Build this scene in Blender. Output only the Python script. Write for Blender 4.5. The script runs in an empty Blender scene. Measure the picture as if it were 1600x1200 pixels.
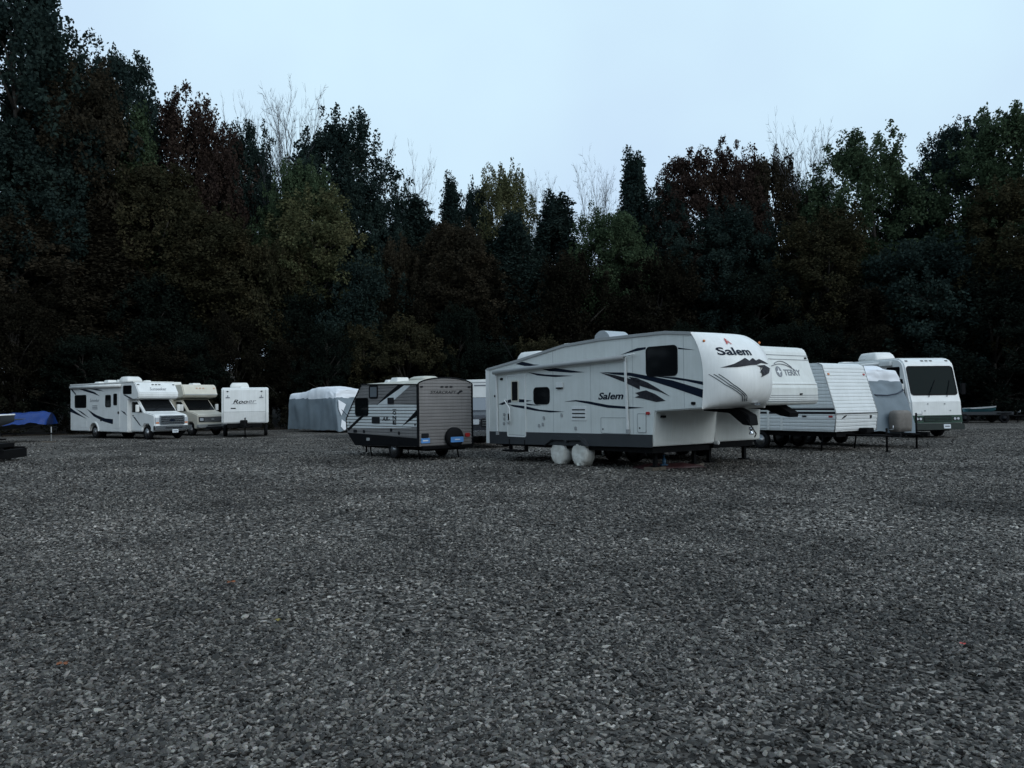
import bpy, bmesh, math, random
import numpy as np
from mathutils import Vector, Matrix, noise as mnoise
SC = bpy.context.scene
COL = SC.collection
R = math.radians
# ------------------------------------------------------------------ camera
cam_d = bpy.data.cameras.new('camera'); cam = bpy.data.objects.new('camera', cam_d); COL.objects.link(cam)
cam_d.sensor_width = 36; cam_d.lens = 28.8; cam_d.clip_end = 2000; cam_d.clip_start = 0.05
cam.matrix_world = Matrix.Translation((0, 0, 1.8)) @ Matrix.Rotation(math.pi/2 + math.atan(28.5/1280), 4, 'X') @ Matrix.Rotation(-math.atan(0.0125), 4, 'Z')
SC.camera = cam
# ------------------------------------------------------------------ sky, light, exposure
SUN_TO = Vector((0.64, -0.60, 0.50)).normalized()
W = bpy.data.worlds.new('World'); SC.world = W; W.use_nodes = True
nt = W.node_tree; nt.nodes.clear()
n_out = nt.nodes.new('ShaderNodeOutputWorld'); n_bg = nt.nodes.new('ShaderNodeBackground')
n_sky = nt.nodes.new('ShaderNodeTexSky'); n_sky.sky_type = 'NISHITA'; n_sky.sun_disc = False
n_sky.sun_elevation = math.asin(SUN_TO.z); n_sky.sun_rotation = math.atan2(SUN_TO.x, SUN_TO.y); n_sky.dust_density = 4.0
n_mix = nt.nodes.new('ShaderNodeMix'); n_mix.data_type = 'RGBA'; n_mix.inputs[0].default_value = 0.9
n_mix.inputs[7].default_value = (7.2, 9.3, 11.0, 1)          # the even overcast deck
# very soft cloud mottling of the whole deck
n_tc = nt.nodes.new('ShaderNodeTexCoord'); n_no = nt.nodes.new('ShaderNodeTexNoise'); n_no.inputs['Scale'].default_value = 1.9; n_no.inputs['Detail'].default_value = 4
n_rm = nt.nodes.new('ShaderNodeMapRange'); n_rm.inputs[1].default_value = 0.3; n_rm.inputs[2].default_value = 0.7; n_rm.inputs[3].default_value = 0.0; n_rm.inputs[4].default_value = 1.0
n_deck = nt.nodes.new('ShaderNodeMix'); n_deck.data_type = 'RGBA'; n_deck.inputs[6].default_value = (5.9, 7.5, 9.9, 1); n_deck.inputs[7].default_value = (7.3, 9.7, 11.0, 1)
L = nt.links.new
L(n_tc.outputs['Generated'], n_no.inputs['Vector']); L(n_no.outputs['Fac'], n_rm.inputs[0])
L(n_sky.outputs[0], n_mix.inputs[6]); L(n_rm.outputs[0], n_deck.inputs[0]); L(n_deck.outputs[2], n_mix.inputs[7])
L(n_mix.outputs[2], n_bg.inputs[0]); n_bg.inputs[1].default_value = 0.1; L(n_bg.outputs[0], n_out.inputs[0])
sun_d = bpy.data.lights.new('sun', 'SUN'); sun = bpy.data.objects.new('sun', sun_d); COL.objects.link(sun)
sun_d.energy = 1.5; sun_d.angle = R(60); sun_d.color = (0.9, 0.96, 1.0)
sun.rotation_euler = (-SUN_TO).to_track_quat('-Z', 'Y').to_euler(); sun.location = SUN_TO*60
SC.view_settings.view_transform = 'Standard'; SC.view_settings.look = 'None'; SC.view_settings.gamma = 1
SC.view_settings.exposure = 0.0; SC.view_settings.use_curve_mapping = False
SC.cycles.max_bounces = 5; SC.cycles.diffuse_bounces = 2; SC.cycles.transparent_max_bounces = 4

# ------------------------------------------------------------------ materials
MATS = {}
def mat(name, col, rough=0.5, metal=0.0, var=0.0, vscale=2.0, streak=0.0, bump=0.0, bscale=40.0, spec=None, dirt=None):
    m = bpy.data.materials.new(name); m.use_nodes = True; MATS[name] = m
    t = m.node_tree; b = t.nodes['Principled BSDF']
    b.inputs['Roughness'].default_value = rough; b.inputs['Metallic'].default_value = metal
    if spec is not None: b.inputs['Specular IOR Level'].default_value = spec
    c = (*col, 1); b.inputs['Base Color'].default_value = c
    tc = t.nodes.new('ShaderNodeTexCoord')
    last = None
    def layer(last, vec_scale, nscale, amount, dark):
        mp = t.nodes.new('ShaderNodeMapping'); mp.inputs['Scale'].default_value = vec_scale
        no = t.nodes.new('ShaderNodeTexNoise'); no.inputs['Scale'].default_value = nscale; no.inputs['Detail'].default_value = 6
        rm = t.nodes.new('ShaderNodeMapRange'); rm.inputs[1].default_value = 0.35; rm.inputs[2].default_value = 0.75; rm.inputs[4].default_value = amount
        mx = t.nodes.new('ShaderNodeMix'); mx.data_type = 'RGBA'; mx.inputs[7].default_value = (*dark, 1)
        t.links.new(tc.outputs['Object'], mp.inputs[0]); t.links.new(mp.outputs[0], no.inputs['Vector'])
        t.links.new(no.outputs['Fac'], rm.inputs[0]); t.links.new(rm.outputs[0], mx.inputs[0])
        if last is None: mx.inputs[6].default_value = c
        else: t.links.new(last, mx.inputs[6])
        return mx.outputs[2]
    dk = dirt or tuple(x*0.45 for x in col)
    if var: last = layer(last, (1, 1, 1), vscale, var, dk)
    if streak: last = layer(last, (11, 11, 0.5), 1.6, streak, dk)
    if last is not None: t.links.new(last, b.inputs['Base Color'])
    if bump:
        no = t.nodes.new('ShaderNodeTexNoise'); no.inputs['Scale'].default_value = bscale; no.inputs['Detail'].default_value = 5
        bp = t.nodes.new('ShaderNodeBump'); bp.inputs['Strength'].default_value = bump; bp.inputs['Distance'].default_value = 0.02
        t.links.new(tc.outputs['Object'], no.inputs['Vector']); t.links.new(no.outputs['Fac'], bp.inputs['Height']); t.links.new(bp.outputs[0], b.inputs['Normal'])
    return m
GR = (0.22, 0.21, 0.18)
mat('white_gel', (0.74, 0.75, 0.74), 0.34, var=0.25, streak=0.2, dirt=(0.42, 0.43, 0.40))
mat('white_side', (0.66, 0.68, 0.66), 0.42, var=0.3, streak=0.22, dirt=(0.40, 0.41, 0.37))
mat('white_alu', (0.68, 0.70, 0.70), 0.38, var=0.25, streak=0.22, dirt=(0.42, 0.44, 0.42))
mat('white_plastic', (0.7, 0.7, 0.68), 0.5, var=0.4, dirt=(0.4, 0.4, 0.36))
mat('cream', (0.60, 0.57, 0.49), 0.42, var=0.3, streak=0.22, dirt=(0.36, 0.32, 0.24))
mat('roof_membrane', (0.47, 0.46, 0.40), 0.7, var=0.6, vscale=1.5, dirt=(0.25, 0.24, 0.2))
mat('taupe', (0.20, 0.19, 0.185), 0.5, var=0.3, streak=0.3)
mat('grey_skirt', (0.04, 0.044, 0.048), 0.5, spec=0.25, var=0.3)
mat('black_metal', (0.006, 0.006, 0.0065), 0.55, spec=0.06)
mat('black_trim', (0.006, 0.0065, 0.008), 0.45, spec=0.06)
mat('rubber', (0.009, 0.009, 0.010), 0.8, spec=0.1, bump=0.2)
mat('chrome', (0.6, 0.62, 0.65), 0.2, 1.0)
mat('alu', (0.48, 0.5, 0.52), 0.38, 0.85, var=0.3)
mat('grey_trim', (0.32, 0.33, 0.33), 0.5, var=0.3)
mat('glass_dark', (0.006, 0.007, 0.008), 0.06, spec=0.10)
mat('glass_grey', (0.13, 0.145, 0.16), 0.25)
mat('windscreen', (0.002, 0.008, 0.009), 0.08, spec=0.04)
mat('navy', (0.007, 0.012, 0.024), 0.4, spec=0.06)
mat('charcoal', (0.016, 0.017, 0.020), 0.45, spec=0.06)
mat('rock_print', (0.035, 0.035, 0.042), 0.5, spec=0.1, var=0.9, vscale=9, dirt=(0.006, 0.006, 0.010))
mat('grey_print', (0.16, 0.17, 0.19), 0.45)
mat('red_print', (0.45, 0.06, 0.05), 0.4)
mat('amber', (0.5, 0.14, 0.02), 0.3)
mat('red_lens', (0.35, 0.02, 0.02), 0.3)
mat('lens', (0.42, 0.45, 0.48), 0.12)
mat('blue_label', (0.10, 0.28, 0.62), 0.45, var=0.4)
mat('plate_white', (0.62, 0.66, 0.7), 0.45)
mat('green_paint', (0.012, 0.05, 0.032), 0.35, spec=0.3, var=0.3)
mat('cover_white', (0.70, 0.72, 0.75), 0.75, var=0.35, vscale=1.3, bump=0.5, bscale=4, dirt=(0.48, 0.5, 0.54))
mat('cover_grey', (0.17, 0.21, 0.24), 0.8, var=0.5, vscale=1.2, bump=0.5, bscale=4)
mat('strap', (0.02, 0.03, 0.05), 0.7)
mat('tarp_blue', (0.006, 0.034, 0.17), 0.4, spec=0.3, var=0.5, vscale=2.2, bump=0.9, bscale=7)
mat('bumper_dark', (0.016, 0.024, 0.022), 0.45, spec=0.2)
mat('tarp_red', (0.045, 0.013, 0.014), 0.6, var=0.5, bump=0.7, bscale=9)
mat('wheel_cloth', (0.66, 0.65, 0.60), 0.75, var=0.6, vscale=5, bump=0.8, bscale=9, dirt=(0.35, 0.32, 0.26))
mat('wicker', (0.17, 0.155, 0.14), 0.8, var=0.5, vscale=6)
mat('wood', (0.10, 0.08, 0.06), 0.8, var=0.5, vscale=6)
mat('hull_dark', (0.03, 0.035, 0.04), 0.4, var=0.3)
mat('hull_teal', (0.03, 0.10, 0.12), 0.4, var=0.4)
mat('jack_blue', (0.01, 0.06, 0.12), 0.5)
mat('dark_truck', (0.010, 0.012, 0.018), 0.25, var=0.2)
mat('bark', (0.05, 0.043, 0.036), 0.9, var=0.6, vscale=3, bump=0.6, bscale=12)
mat('bare_bark', (0.085, 0.083, 0.09), 0.9, var=0.4, vscale=2)
mat('leaf_orange', (0.20, 0.06, 0.015), 0.7, var=0.4, vscale=30)
mat('leaf_yellow', (0.22, 0.18, 0.03), 0.7, var=0.4, vscale=30)

def leaf_mat(name, c1, c2, c3):
    m = bpy.data.materials.new(name); m.use_nodes = True; MATS[name] = m
    t = m.node_tree; t.nodes.clear()
    o = t.nodes.new('ShaderNodeOutputMaterial'); d = t.nodes.new('ShaderNodeBsdfDiffuse'); tr = t.nodes.new('ShaderNodeBsdfTranslucent'); mx = t.nodes.new('ShaderNodeMixShader')
    mx.inputs[0].default_value = 0.25
    g = t.nodes.new('ShaderNodeNewGeometry'); r = t.nodes.new('ShaderNodeValToRGB')
    e = r.color_ramp.elements; e[0].color = (*c1, 1); e[1].color = (*c3, 1); e[1].position = 1.0
    k = e.new(0.55); k.color = (*c2, 1)
    no = t.nodes.new('ShaderNodeTexNoise'); no.inputs['Scale'].default_value = 0.35; tc = t.nodes.new('ShaderNodeTexCoord')
    ad = t.nodes.new('ShaderNodeMath'); ad.operation = 'MULTIPLY_ADD'; ad.inputs[1].default_value = 0.55
    sb = t.nodes.new('ShaderNodeMath'); sb.operation = 'MULTIPLY_ADD'; sb.inputs[1].default_value = 1.6; sb.inputs[2].default_value = -0.55
    t.links.new(tc.outputs['Object'], no.inputs['Vector']); t.links.new(no.outputs['Fac'], sb.inputs[0])
    t.links.new(g.outputs['Random Per Island'], ad.inputs[0]); t.links.new(sb.outputs[0], ad.inputs[2]); t.links.new(ad.outputs[0], r.inputs[0])
    t.links.new(r.outputs[0], d.inputs[0]); t.links.new(r.outputs[0], tr.inputs[0])
    t.links.new(d.outputs[0], mx.inputs[1]); t.links.new(tr.outputs[0], mx.inputs[2]); t.links.new(mx.outputs[0], o.inputs[0])
leaf_mat('leaf_D', (0.0138, 0.0226, 0.0215), (0.0204, 0.0324, 0.0292), (0.0292, 0.044, 0.0363))  # lightened and blued: glare near the sky put into the leaf colour
leaf_mat('leaf_G', (0.0311, 0.0486, 0.0282), (0.0457, 0.0689, 0.038), (0.069, 0.0935, 0.0515))
leaf_mat('leaf_B', (0.0185, 0.0170, 0.0125), (0.0300, 0.0262, 0.0185), (0.0480, 0.0390, 0.0260))
leaf_mat('leaf_O', (0.0200, 0.0210, 0.0125), (0.0340, 0.0325, 0.0190), (0.0560, 0.0480, 0.0260))
leaf_mat('leaf_R', (0.0225, 0.0175, 0.0155), (0.0360, 0.0245, 0.0210), (0.0500, 0.0370, 0.0280))
leaf_mat('leaf_Y', (0.0427, 0.052, 0.0268), (0.0786, 0.0836, 0.043), (0.1222, 0.1152, 0.0592))
leaf_mat('leaf_E', (0.0065, 0.009, 0.0075), (0.0095, 0.0135, 0.011), (0.014, 0.019, 0.0145))  # darker copy of the green leaves: lower-forest shade put into the colour
leaf_mat('leaf_F', (0.0080, 0.0078, 0.0058), (0.0125, 0.0118, 0.0085), (0.0200, 0.0170, 0.0120))  # brown leaves darkened the same way, shade painted into the colour
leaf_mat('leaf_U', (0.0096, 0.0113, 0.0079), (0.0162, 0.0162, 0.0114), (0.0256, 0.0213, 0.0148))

# ------------------------------------------------------------------ mesh helpers
def link(o, parent=None):
    COL.objects.link(o)
    if parent is not None: o.parent = parent
    return o
def tag(o, label=None, cat=None, group=None, kind=None):
    if label: o['label'] = label
    if cat: o['category'] = cat
    if group: o['group'] = group
    if kind: o['kind'] = kind
    return o
def from_bm(name, bm, m, parent=None, smooth=False, recalc=True):
    if recalc: bmesh.ops.recalc_face_normals(bm, faces=bm.faces)
    me = bpy.data.meshes.new(name); bm.to_mesh(me); bm.free()
    if m: me.materials.append(MATS[m] if isinstance(m, str) else m)
    if smooth: me.polygons.foreach_set('use_smooth', [True]*len(me.polygons))
    return link(bpy.data.objects.new(name, me), parent)
def raw(name, v, f, m, parent=None, smooth=False):
    me = bpy.data.meshes.new(name); me.from_pydata(v, [], f); me.update()
    if m: me.materials.append(MATS[m])
    if smooth: me.polygons.foreach_set('use_smooth', [True]*len(me.polygons))
    return link(bpy.data.objects.new(name, me), parent)
def add_prism(bm, A, B):
    va = [bm.verts.new(p) for p in A]; vb = [bm.verts.new(p) for p in B]; n = len(A)
    bm.faces.new(va); bm.faces.new(vb[::-1])
    for i in range(n):
        j = (i+1) % n; bm.faces.new((va[j], va[i], vb[i], vb[j]))
def add_tube(bm, pts, r, seg=8, r2=None):
    pts = [Vector(p) for p in pts]; rings = []; n = len(pts)
    for i, p in enumerate(pts):
        d = (pts[min(i+1, n-1)] - pts[max(i-1, 0)]).normalized()
        a = d.orthogonal().normalized() if i == 0 else (rings_a - d*rings_a.dot(d)).normalized()
        rings_a = a; b = d.cross(a)
        rr = r if r2 is None else r + (r2-r)*i/(n-1)
        rings.append([bm.verts.new(p + (a*math.cos(2*math.pi*k/seg) + b*math.sin(2*math.pi*k/seg))*rr) for k in range(seg)])
    for i in range(n-1):
        for k in range(seg):
            l = (k+1) % seg; bm.faces.new((rings[i][k], rings[i][l], rings[i+1][l], rings[i+1][k]))
    bm.faces.new(rings[0][::-1]); bm.faces.new(rings[-1])
def add_lathe(bm, prof, c, axis='Y', seg=24):
    c = Vector(c); rings = []
    for r, t in prof:
        ring = []
        for k in range(seg):
            a = 2*math.pi*k/seg; x, y = r*math.cos(a), r*math.sin(a)
            p = {'Y': Vector((x, t, y)), 'X': Vector((t, x, y)), 'Z': Vector((x, y, t))}[axis]
            ring.append(bm.verts.new(c+p))
        rings.append(ring)
    for i in range(len(rings)-1):
        for k in range(seg):
            l = (k+1) % seg; bm.faces.new((rings[i][k], rings[i][l], rings[i+1][l], rings[i+1][k]))
    bm.faces.new(rings[0][::-1]); bm.faces.new(rings[-1])
def rrect(u0, z0, u1, z1, r=0.06, n=4):
    if u0 > u1: u0, u1 = u1, u0
    if z0 > z1: z0, z1 = z1, z0
    r = min(r, (u1-u0)/2.01, (z1-z0)/2.01); out = []
    for cx, cz, a0 in ((u1-r, z0+r, -90), (u1-r, z1-r, 0), (u0+r, z1-r, 90), (u0+r, z0+r, 180)):
        for k in range(n+1):
            a = R(a0+90*k/n); out.append((cx+r*math.cos(a), cz+r*math.sin(a)))
    return out
def rect(u0, z0, u1, z1): return [(u0, z0), (u1, z0), (u1, z1), (u0, z1)]
def clip(poly, z0, z1):
    for s, z in ((1, z0), (-1, z1)):
        out = []
        for i in range(len(poly)):
            a, b = poly[i], poly[(i+1) % len(poly)]
            ia, ib = s*(a[1]-z) >= 0, s*(b[1]-z) >= 0
            if ia: out.append(a)
            if ia != ib:
                k = (z-a[1])/(b[1]-a[1]); out.append((a[0]+(b[0]-a[0])*k, z))
        poly = out
        if len(poly) < 3: return []
    return poly
def empty(name, loc, head=0):
    o = bpy.data.objects.new(name, None); o.location = loc; o.rotation_euler = (0, 0, R(head)); o.empty_display_size = 0.3
    return link(o)

class V:
    """A vehicle: u forward, d inward from its near side, z up. inn=+1: the near side is its right-hand side."""
    def __init__(s, name, label, cat, loc, head, inn, w, group=None):
        s.o = empty(name, (loc[0], loc[1], 0), head); tag(s.o, label, cat, group); s.inn = inn; s.w = w
    def side(s, p, t): return Vector((p[0], s.inn*t, p[1]))
    def front(s, p, t): return Vector((t, s.inn*p[0], p[1]))
    def top(s, p, t): return Vector((p[0], s.inn*p[1], t))
    def prism(s, name, poly, plane, a, b, m, parent=None, bevel=0, smooth=False, seg=2):
        fn = getattr(s, plane) if isinstance(plane, str) else plane
        bm = bmesh.new(); add_prism(bm, [fn(p, a) for p in poly], [fn(p, b) for p in poly])
        bmesh.ops.recalc_face_normals(bm, faces=bm.faces)
        if bevel:
            bm.edges.ensure_lookup_table()
            es = [e for e in bm.edges if len(e.link_faces) == 2 and e.calc_face_angle(0) > R(22)]
            bmesh.ops.bevel(bm, geom=es, offset=bevel, segments=seg, affect='EDGES', clamp_overlap=True)
        return from_bm(name, bm, m, parent or s.o, smooth)
    def decal(s, name, poly, m, t=0.004, plane='side', base=0.0, parent=None):
        return s.prism(name, poly, plane, base+0.002, base-t, m, parent)
    def ring(s, name, outer, inner, plane, a, b, m, parent=None):
        fn = getattr(s, plane) if isinstance(plane, str) else plane
        bm = bmesh.new(); n = len(outer)
        q = [[bm.verts.new(fn(p, t)) for p in pl] for pl, t in ((outer, a), (outer, b), (inner, b), (inner, a))]
        for k in range(4):
            A, B = q[k], q[(k+1) % 4]
            for i in range(n):
                j = (i+1) % n; bm.faces.new((A[i], A[j], B[j], B[i]))
        return from_bm(name, bm, m, parent or s.o)
    def window(s, u0, z0, u1, z1, plane='side', base=0.0, out=-1, r=0.07, fr=0.035, glass='glass_dark', frame='black_trim', parent=None, name='window'):
        w = s.prism(name, rrect(u0, z0, u1, z1, r), plane, base-out*0.01, base+out*0.008, glass, parent)
        s.ring('window_frame', rrect(min(u0, u1)-fr, min(z0, z1)-fr, max(u0, u1)+fr, max(z0, z1)+fr, r+fr), rrect(u0, z0, u1, z1, r), plane, base-out*0.004, base+out*0.016, frame, w)
        return w
    def siding(s, name, polys, m, plane='side', base=0.0, out=-1, pitch=0.105, gap=0.02, depth=0.016, z0=0.0):
        fn = getattr(s, plane) if isinstance(plane, str) else plane
        bm = bmesh.new()
        for poly in polys:
            zs = [p[1] for p in poly]; k = math.floor((min(zs)-z0)/pitch)
            while z0+k*pitch < max(zs):
                c = clip(poly, z0+k*pitch+gap/2, z0+(k+1)*pitch-gap/2); k += 1
                if len(c) >= 3 and max(p[1] for p in c)-min(p[1] for p in c) > 0.01:
                    cz = sum(p[1] for p in c)/len(c)
                    c2 = [(p[0], cz+(p[1]-cz)*0.72) for p in c]
                    add_prism(bm, [fn(p, base-out*0.004) for p in c], [fn(p, base+out*depth) for p in c2])
        return from_bm(name, bm, m, s.o)
    def tube(s, name, pts, r, m, parent=None, seg=8):
        bm = bmesh.new(); add_tube(bm, [(p[0], s.inn*p[1], p[2]) for p in pts], r, seg); return from_bm(name, bm, m, parent or s.o, True)
    def box(s, name, u0, d0, z0, u1, d1, z1, m, parent=None, bevel=0.0):
        return s.prism(name, rect(u0, z0, u1, z1), 'side', d0, d1, m, parent, bevel)
    def slab(s, name, pts, th, m, parent=None, bevel=0.0):
        P = [Vector((p[0], s.inn*p[1], p[2])) for p in pts]; n = (P[1]-P[0]).cross(P[2]-P[0]).normalized()*th/2
        bm = bmesh.new(); add_prism(bm, [p+n for p in P], [p-n for p in P])
        return from_bm(name, bm, m, parent or s.o)
    def wheel(s, u, d, r, w=0.22, rim='alu', dual=False, tyre='rubber'):
        bm = bmesh.new()
        add_lathe(bm, [(r*0.60, -w/2+0.02), (r*0.66, -w/2), (r*0.93, -w/2), (r, -w/2+0.035), (r, w/2-0.035), (r*0.93, w/2), (r*0.66, w/2), (r*0.60, w/2-0.02)], (u, s.inn*d, r))
        t = from_bm('wheel', bm, tyre, s.o, True)
        bm = bmesh.new(); o = -s.inn
        add_lathe(bm, [(r*0.60, o*(w/2-0.01)), (r*0.5, o*(w/2-0.02)), (r*0.46, o*(w/2-0.055)), (r*0.2, o*(w/2-0.045)), (r*0.17, o*(w/2-0.005)), (r*0.05, o*(w/2))], (u, s.inn*d, r))
        from_bm('rim', bm, rim, t, True)
        return t
    def text(s, name, body, x0, x1, y0, plane, m, base=0.0, out=-1, shear=0.0, bold=0.0, flip=1, height=None, parent=None, rot=0.0, depth=0.004):
        c = bpy.data.curves.new('lettering', 'FONT'); c.body = body; c.size = 1; c.shear = shear; c.offset = bold; c.extrude = 0.5; c.resolution_u = 3
        o = bpy.data.objects.new('lettering', c); COL.objects.link(o)
        dg = bpy.context.evaluated_depsgraph_get(); me = bpy.data.meshes.new_from_object(o.evaluated_get(dg)); bpy.data.objects.remove(o)
        fn = getattr(s, plane) if isinstance(plane, str) else plane
        xs = [v.co.x for v in me.vertices]; ys = [v.co.y for v in me.vertices]
        a, b, ya, yb = min(xs), max(xs), min(ys), max(ys)
        sc = abs(x1-x0)/(b-a); hs = sc if height is None else height/(yb-ya)
        for v in me.vertices:
            x, y = (v.co.x-a)*sc, (v.co.y-ya)*hs; t = base + out*(0.001+depth*(v.co.z+0.5))
            if rot: x, y = -y, x
            v.co = fn((x0+flip*x, y0+y), t)
        me.materials.clear(); me.materials.append(MATS[m])
        bm = bmesh.new(); bm.from_mesh(me); bpy.data.meshes.remove(me)
        return from_bm(name, bm, m, parent or s.o)
    def ac(s, u0, u1, d0, d1, z, h, m='white_plastic', grille=True):
        bm = bmesh.new(); n = 8; rings = []
        for k, (zz, ins, nose) in enumerate(((0, 0.0, 0), (0.35*h, -0.015, 0.0), (0.7*h, 0.03, 0.06), (0.95*h, 0.09, 0.16), (h, 0.16, 0.28))):
            L_ = u1-u0
            rings.append([bm.verts.new(s.top(p, z+zz)) for p in rrect(u0+ins, d0+ins, u1-ins-nose*L_*0.5, d1-ins, 0.1, 3)])
        bm.faces.new(rings[0]); bm.faces.new(rings[-1]); m_ = len(rings[0])
        for i in range(len(rings)-1):
            for k in range(m_): bm.faces.new((rings[i][k], rings[i][(k+1) % m_], rings[i+1][(k+1) % m_], rings[i+1][k]))
        o = from_bm('air_conditioner', bm, m, s.o, True)
        if grille:
            for k in range(3):
                zz = z+h*(0.22+0.17*k); s.prism('grille_slot', rect(u0+0.12, zz, u0+0.42*(u1-u0), zz+h*0.07), 'side', d0+0.06, d0-0.022+0.02*k, 'grey_trim', o)
        return o
    def vent(s, u0, u1, d0, d1, z, h, m='white_plastic'):
        bm = bmesh.new(); A = [s.top(p, z) for p in rrect(u0, d0, u1, d1, 0.05, 2)]; B = [s.top(p, z+h) for p in rrect(u0+0.06, d0+0.06, u1-0.06, d1-0.06, 0.05, 2)]
        add_prism(bm, A, B); return from_bm('roof_vent', bm, m, s.o)
    def tongue(s, u0, u1, z, jack=True, foot=0.0, head=0.55):
        c = s.w/2
        for e in (0.45, -0.45): s.tube('tongue_bar', [(u0-0.2, c+e, z), (u1-0.12, c+e*0.08, z)], 0.05, 'black_metal', seg=4)
        s.box('coupler', u1-0.3, c-0.06, z-0.03, u1+0.14, c+0.06, z+0.09, 'black_metal')
        if jack:
            j = s.tube('tongue_jack', [(u1-0.35, c, foot+0.02), (u1-0.35, c, z+head)], 0.034, 'black_metal')
            s.box('jack_foot', u1-0.45, c-0.1, foot, u1-0.25, c+0.1, foot+0.03, 'black_metal', j)
            s.tube('jack_crank', [(u1-0.35, c, z+head-0.05), (u1-0.15, c+0.05, z+head-0.05), (u1-0.15, c+0.05, z+head+0.08)], 0.012, 'alu', j)

# ------------------------------------------------------------------ setting: gravel lot, forest floor, stones
def ground_mat(name, tones, sc, big, rough=0.85, bump=0.8):
    m = bpy.data.materials.new(name); m.use_nodes = True; MATS[name] = m
    t = m.node_tree; b = t.nodes['Principled BSDF']; b.inputs['Roughness'].default_value = rough; b.inputs['Specular IOR Level'].default_value = 0.08
    tc = t.nodes.new('ShaderNodeTexCoord'); vo = t.nodes.new('ShaderNodeTexVoronoi'); vo.inputs['Scale'].default_value = sc
    no0 = t.nodes.new('ShaderNodeTexNoise'); no0.inputs['Scale'].default_value = 2.0
    r = t.nodes.new('ShaderNodeValToRGB'); e = r.color_ramp.elements
    e[0].position = tones[0][0]; e[0].color = (*tones[0][1], 1); e[1].position = tones[-1][0]; e[1].color = (*tones[-1][1], 1)
    for p, c in tones[1:-1]: k = e.new(p); k.color = (*c, 1)
    sep = t.nodes.new('ShaderNodeSeparateColor')
    t.links.new(tc.outputs['Object'], vo.inputs['Vector']); t.links.new(vo.outputs['Color'], sep.inputs[0]); t.links.new(sep.outputs[0], r.inputs[0])
    bn = t.nodes.new('ShaderNodeTexNoise'); bn.inputs['Scale'].default_value = big*0.77; bn.inputs['Distortion'].default_value = 0.6; bn.inputs['Detail'].default_value = 8; bn.inputs['Roughness'].default_value = 0.62
    rm = t.nodes.new('ShaderNodeMapRange'); rm.inputs[1].default_value = 0.35; rm.inputs[2].default_value = 0.68; rm.inputs[3].default_value = 0.5; rm.inputs[4].default_value = 1.28
    mu = t.nodes.new('ShaderNodeVectorMath'); mu.operation = 'SCALE'
    t.links.new(tc.outputs['Object'], bn.inputs['Vector']); t.links.new(bn.outputs['Fac'], rm.inputs[0]); t.links.new(r.outputs[0], mu.inputs[0]); t.links.new(rm.outputs[0], mu.inputs['Scale'])
    t.links.new(mu.outputs[0], b.inputs['Base Color'])
    bp = t.nodes.new('ShaderNodeBump'); bp.inputs['Strength'].default_value = bump; bp.inputs['Distance'].default_value = 0.03; bp.invert = True
    t.links.new(vo.outputs['Distance'], bp.inputs['Height']); t.links.new(bp.outputs[0], b.inputs['Normal'])
    return m
ground_mat('gravel_ground', [(0.0, (0.0082, 0.0075, 0.0068)), (0.35, (0.0377, 0.0346, 0.0311)), (0.7, (0.1121, 0.1029, 0.0926)), (0.92, (0.2261, 0.2074, 0.1867)), (1.0, (0.4632, 0.4250, 0.3825))], 19, 0.35)
ground_mat('forest_litter', [(0.0, (0.014, 0.012, 0.010)), (0.6, (0.03, 0.024, 0.017)), (1.0, (0.07, 0.045, 0.022))], 9, 0.2)
N = 60; rng = np.random.default_rng(5)
gv, gf = [], []
xs = np.linspace(-420, 420, N+1); ys = np.linspace(-40, 800, N+1)
o = raw('gravel_lot', [(-420, -160, 0), (420, -160, 0), (420, 800, 0), (-420, 800, 0)], [(0, 1, 2, 3)], 'gravel_ground'); tag(o, kind='structure')
EDGE = [(-60, 38), (-44, 44), (-34, 51), (-27, 55.5), (-20, 58.5), (-10, 60), (2, 60.5), (14, 59.5), (24, 58.8), (30, 60), (38, 60.5), (50, 55), (66, 48)]
def edge_y(x):
    for (a, ya), (b, yb) in zip(EDGE, EDGE[1:]):
        if a <= x <= b: return ya+(yb-ya)*(x-a)/(b-a)
    return EDGE[0][1] if x < EDGE[0][0] else EDGE[-1][1]
def floor_z(x, y):
    k = max(0.0, y-edge_y(x)-1.0)
    return 0.006+0.12*min(k, 1.0)*0.15+0.075*k*min(1, k/14.0)+0.25*mnoise.noise((x*0.16, y*0.16, 0))*min(1, k/3)
fx = np.linspace(-150, 150, 121); fk = [0, 0.8, 1.6, 2.6, 4, 6, 9, 12, 16, 21, 27, 35, 45, 60, 80, 110]
fv = []; ff = []
for x in fx:
    for k in fk:
        jit = 0.7*mnoise.noise((x*0.7, 0, 3)) if k == 0 else 0
        y = edge_y(x)+k+jit+0.8; fv.append((x, y, floor_z(x, y)))
nk = len(fk)
for i in range(len(fx)-1):
    for j in range(nk-1):
        a = i*nk+j; ff.append((a, a+nk, a+nk+1, a+1))
o = raw('forest_floor', fv, ff, 'forest_litter', smooth=True); tag(o, kind='structure')

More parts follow.
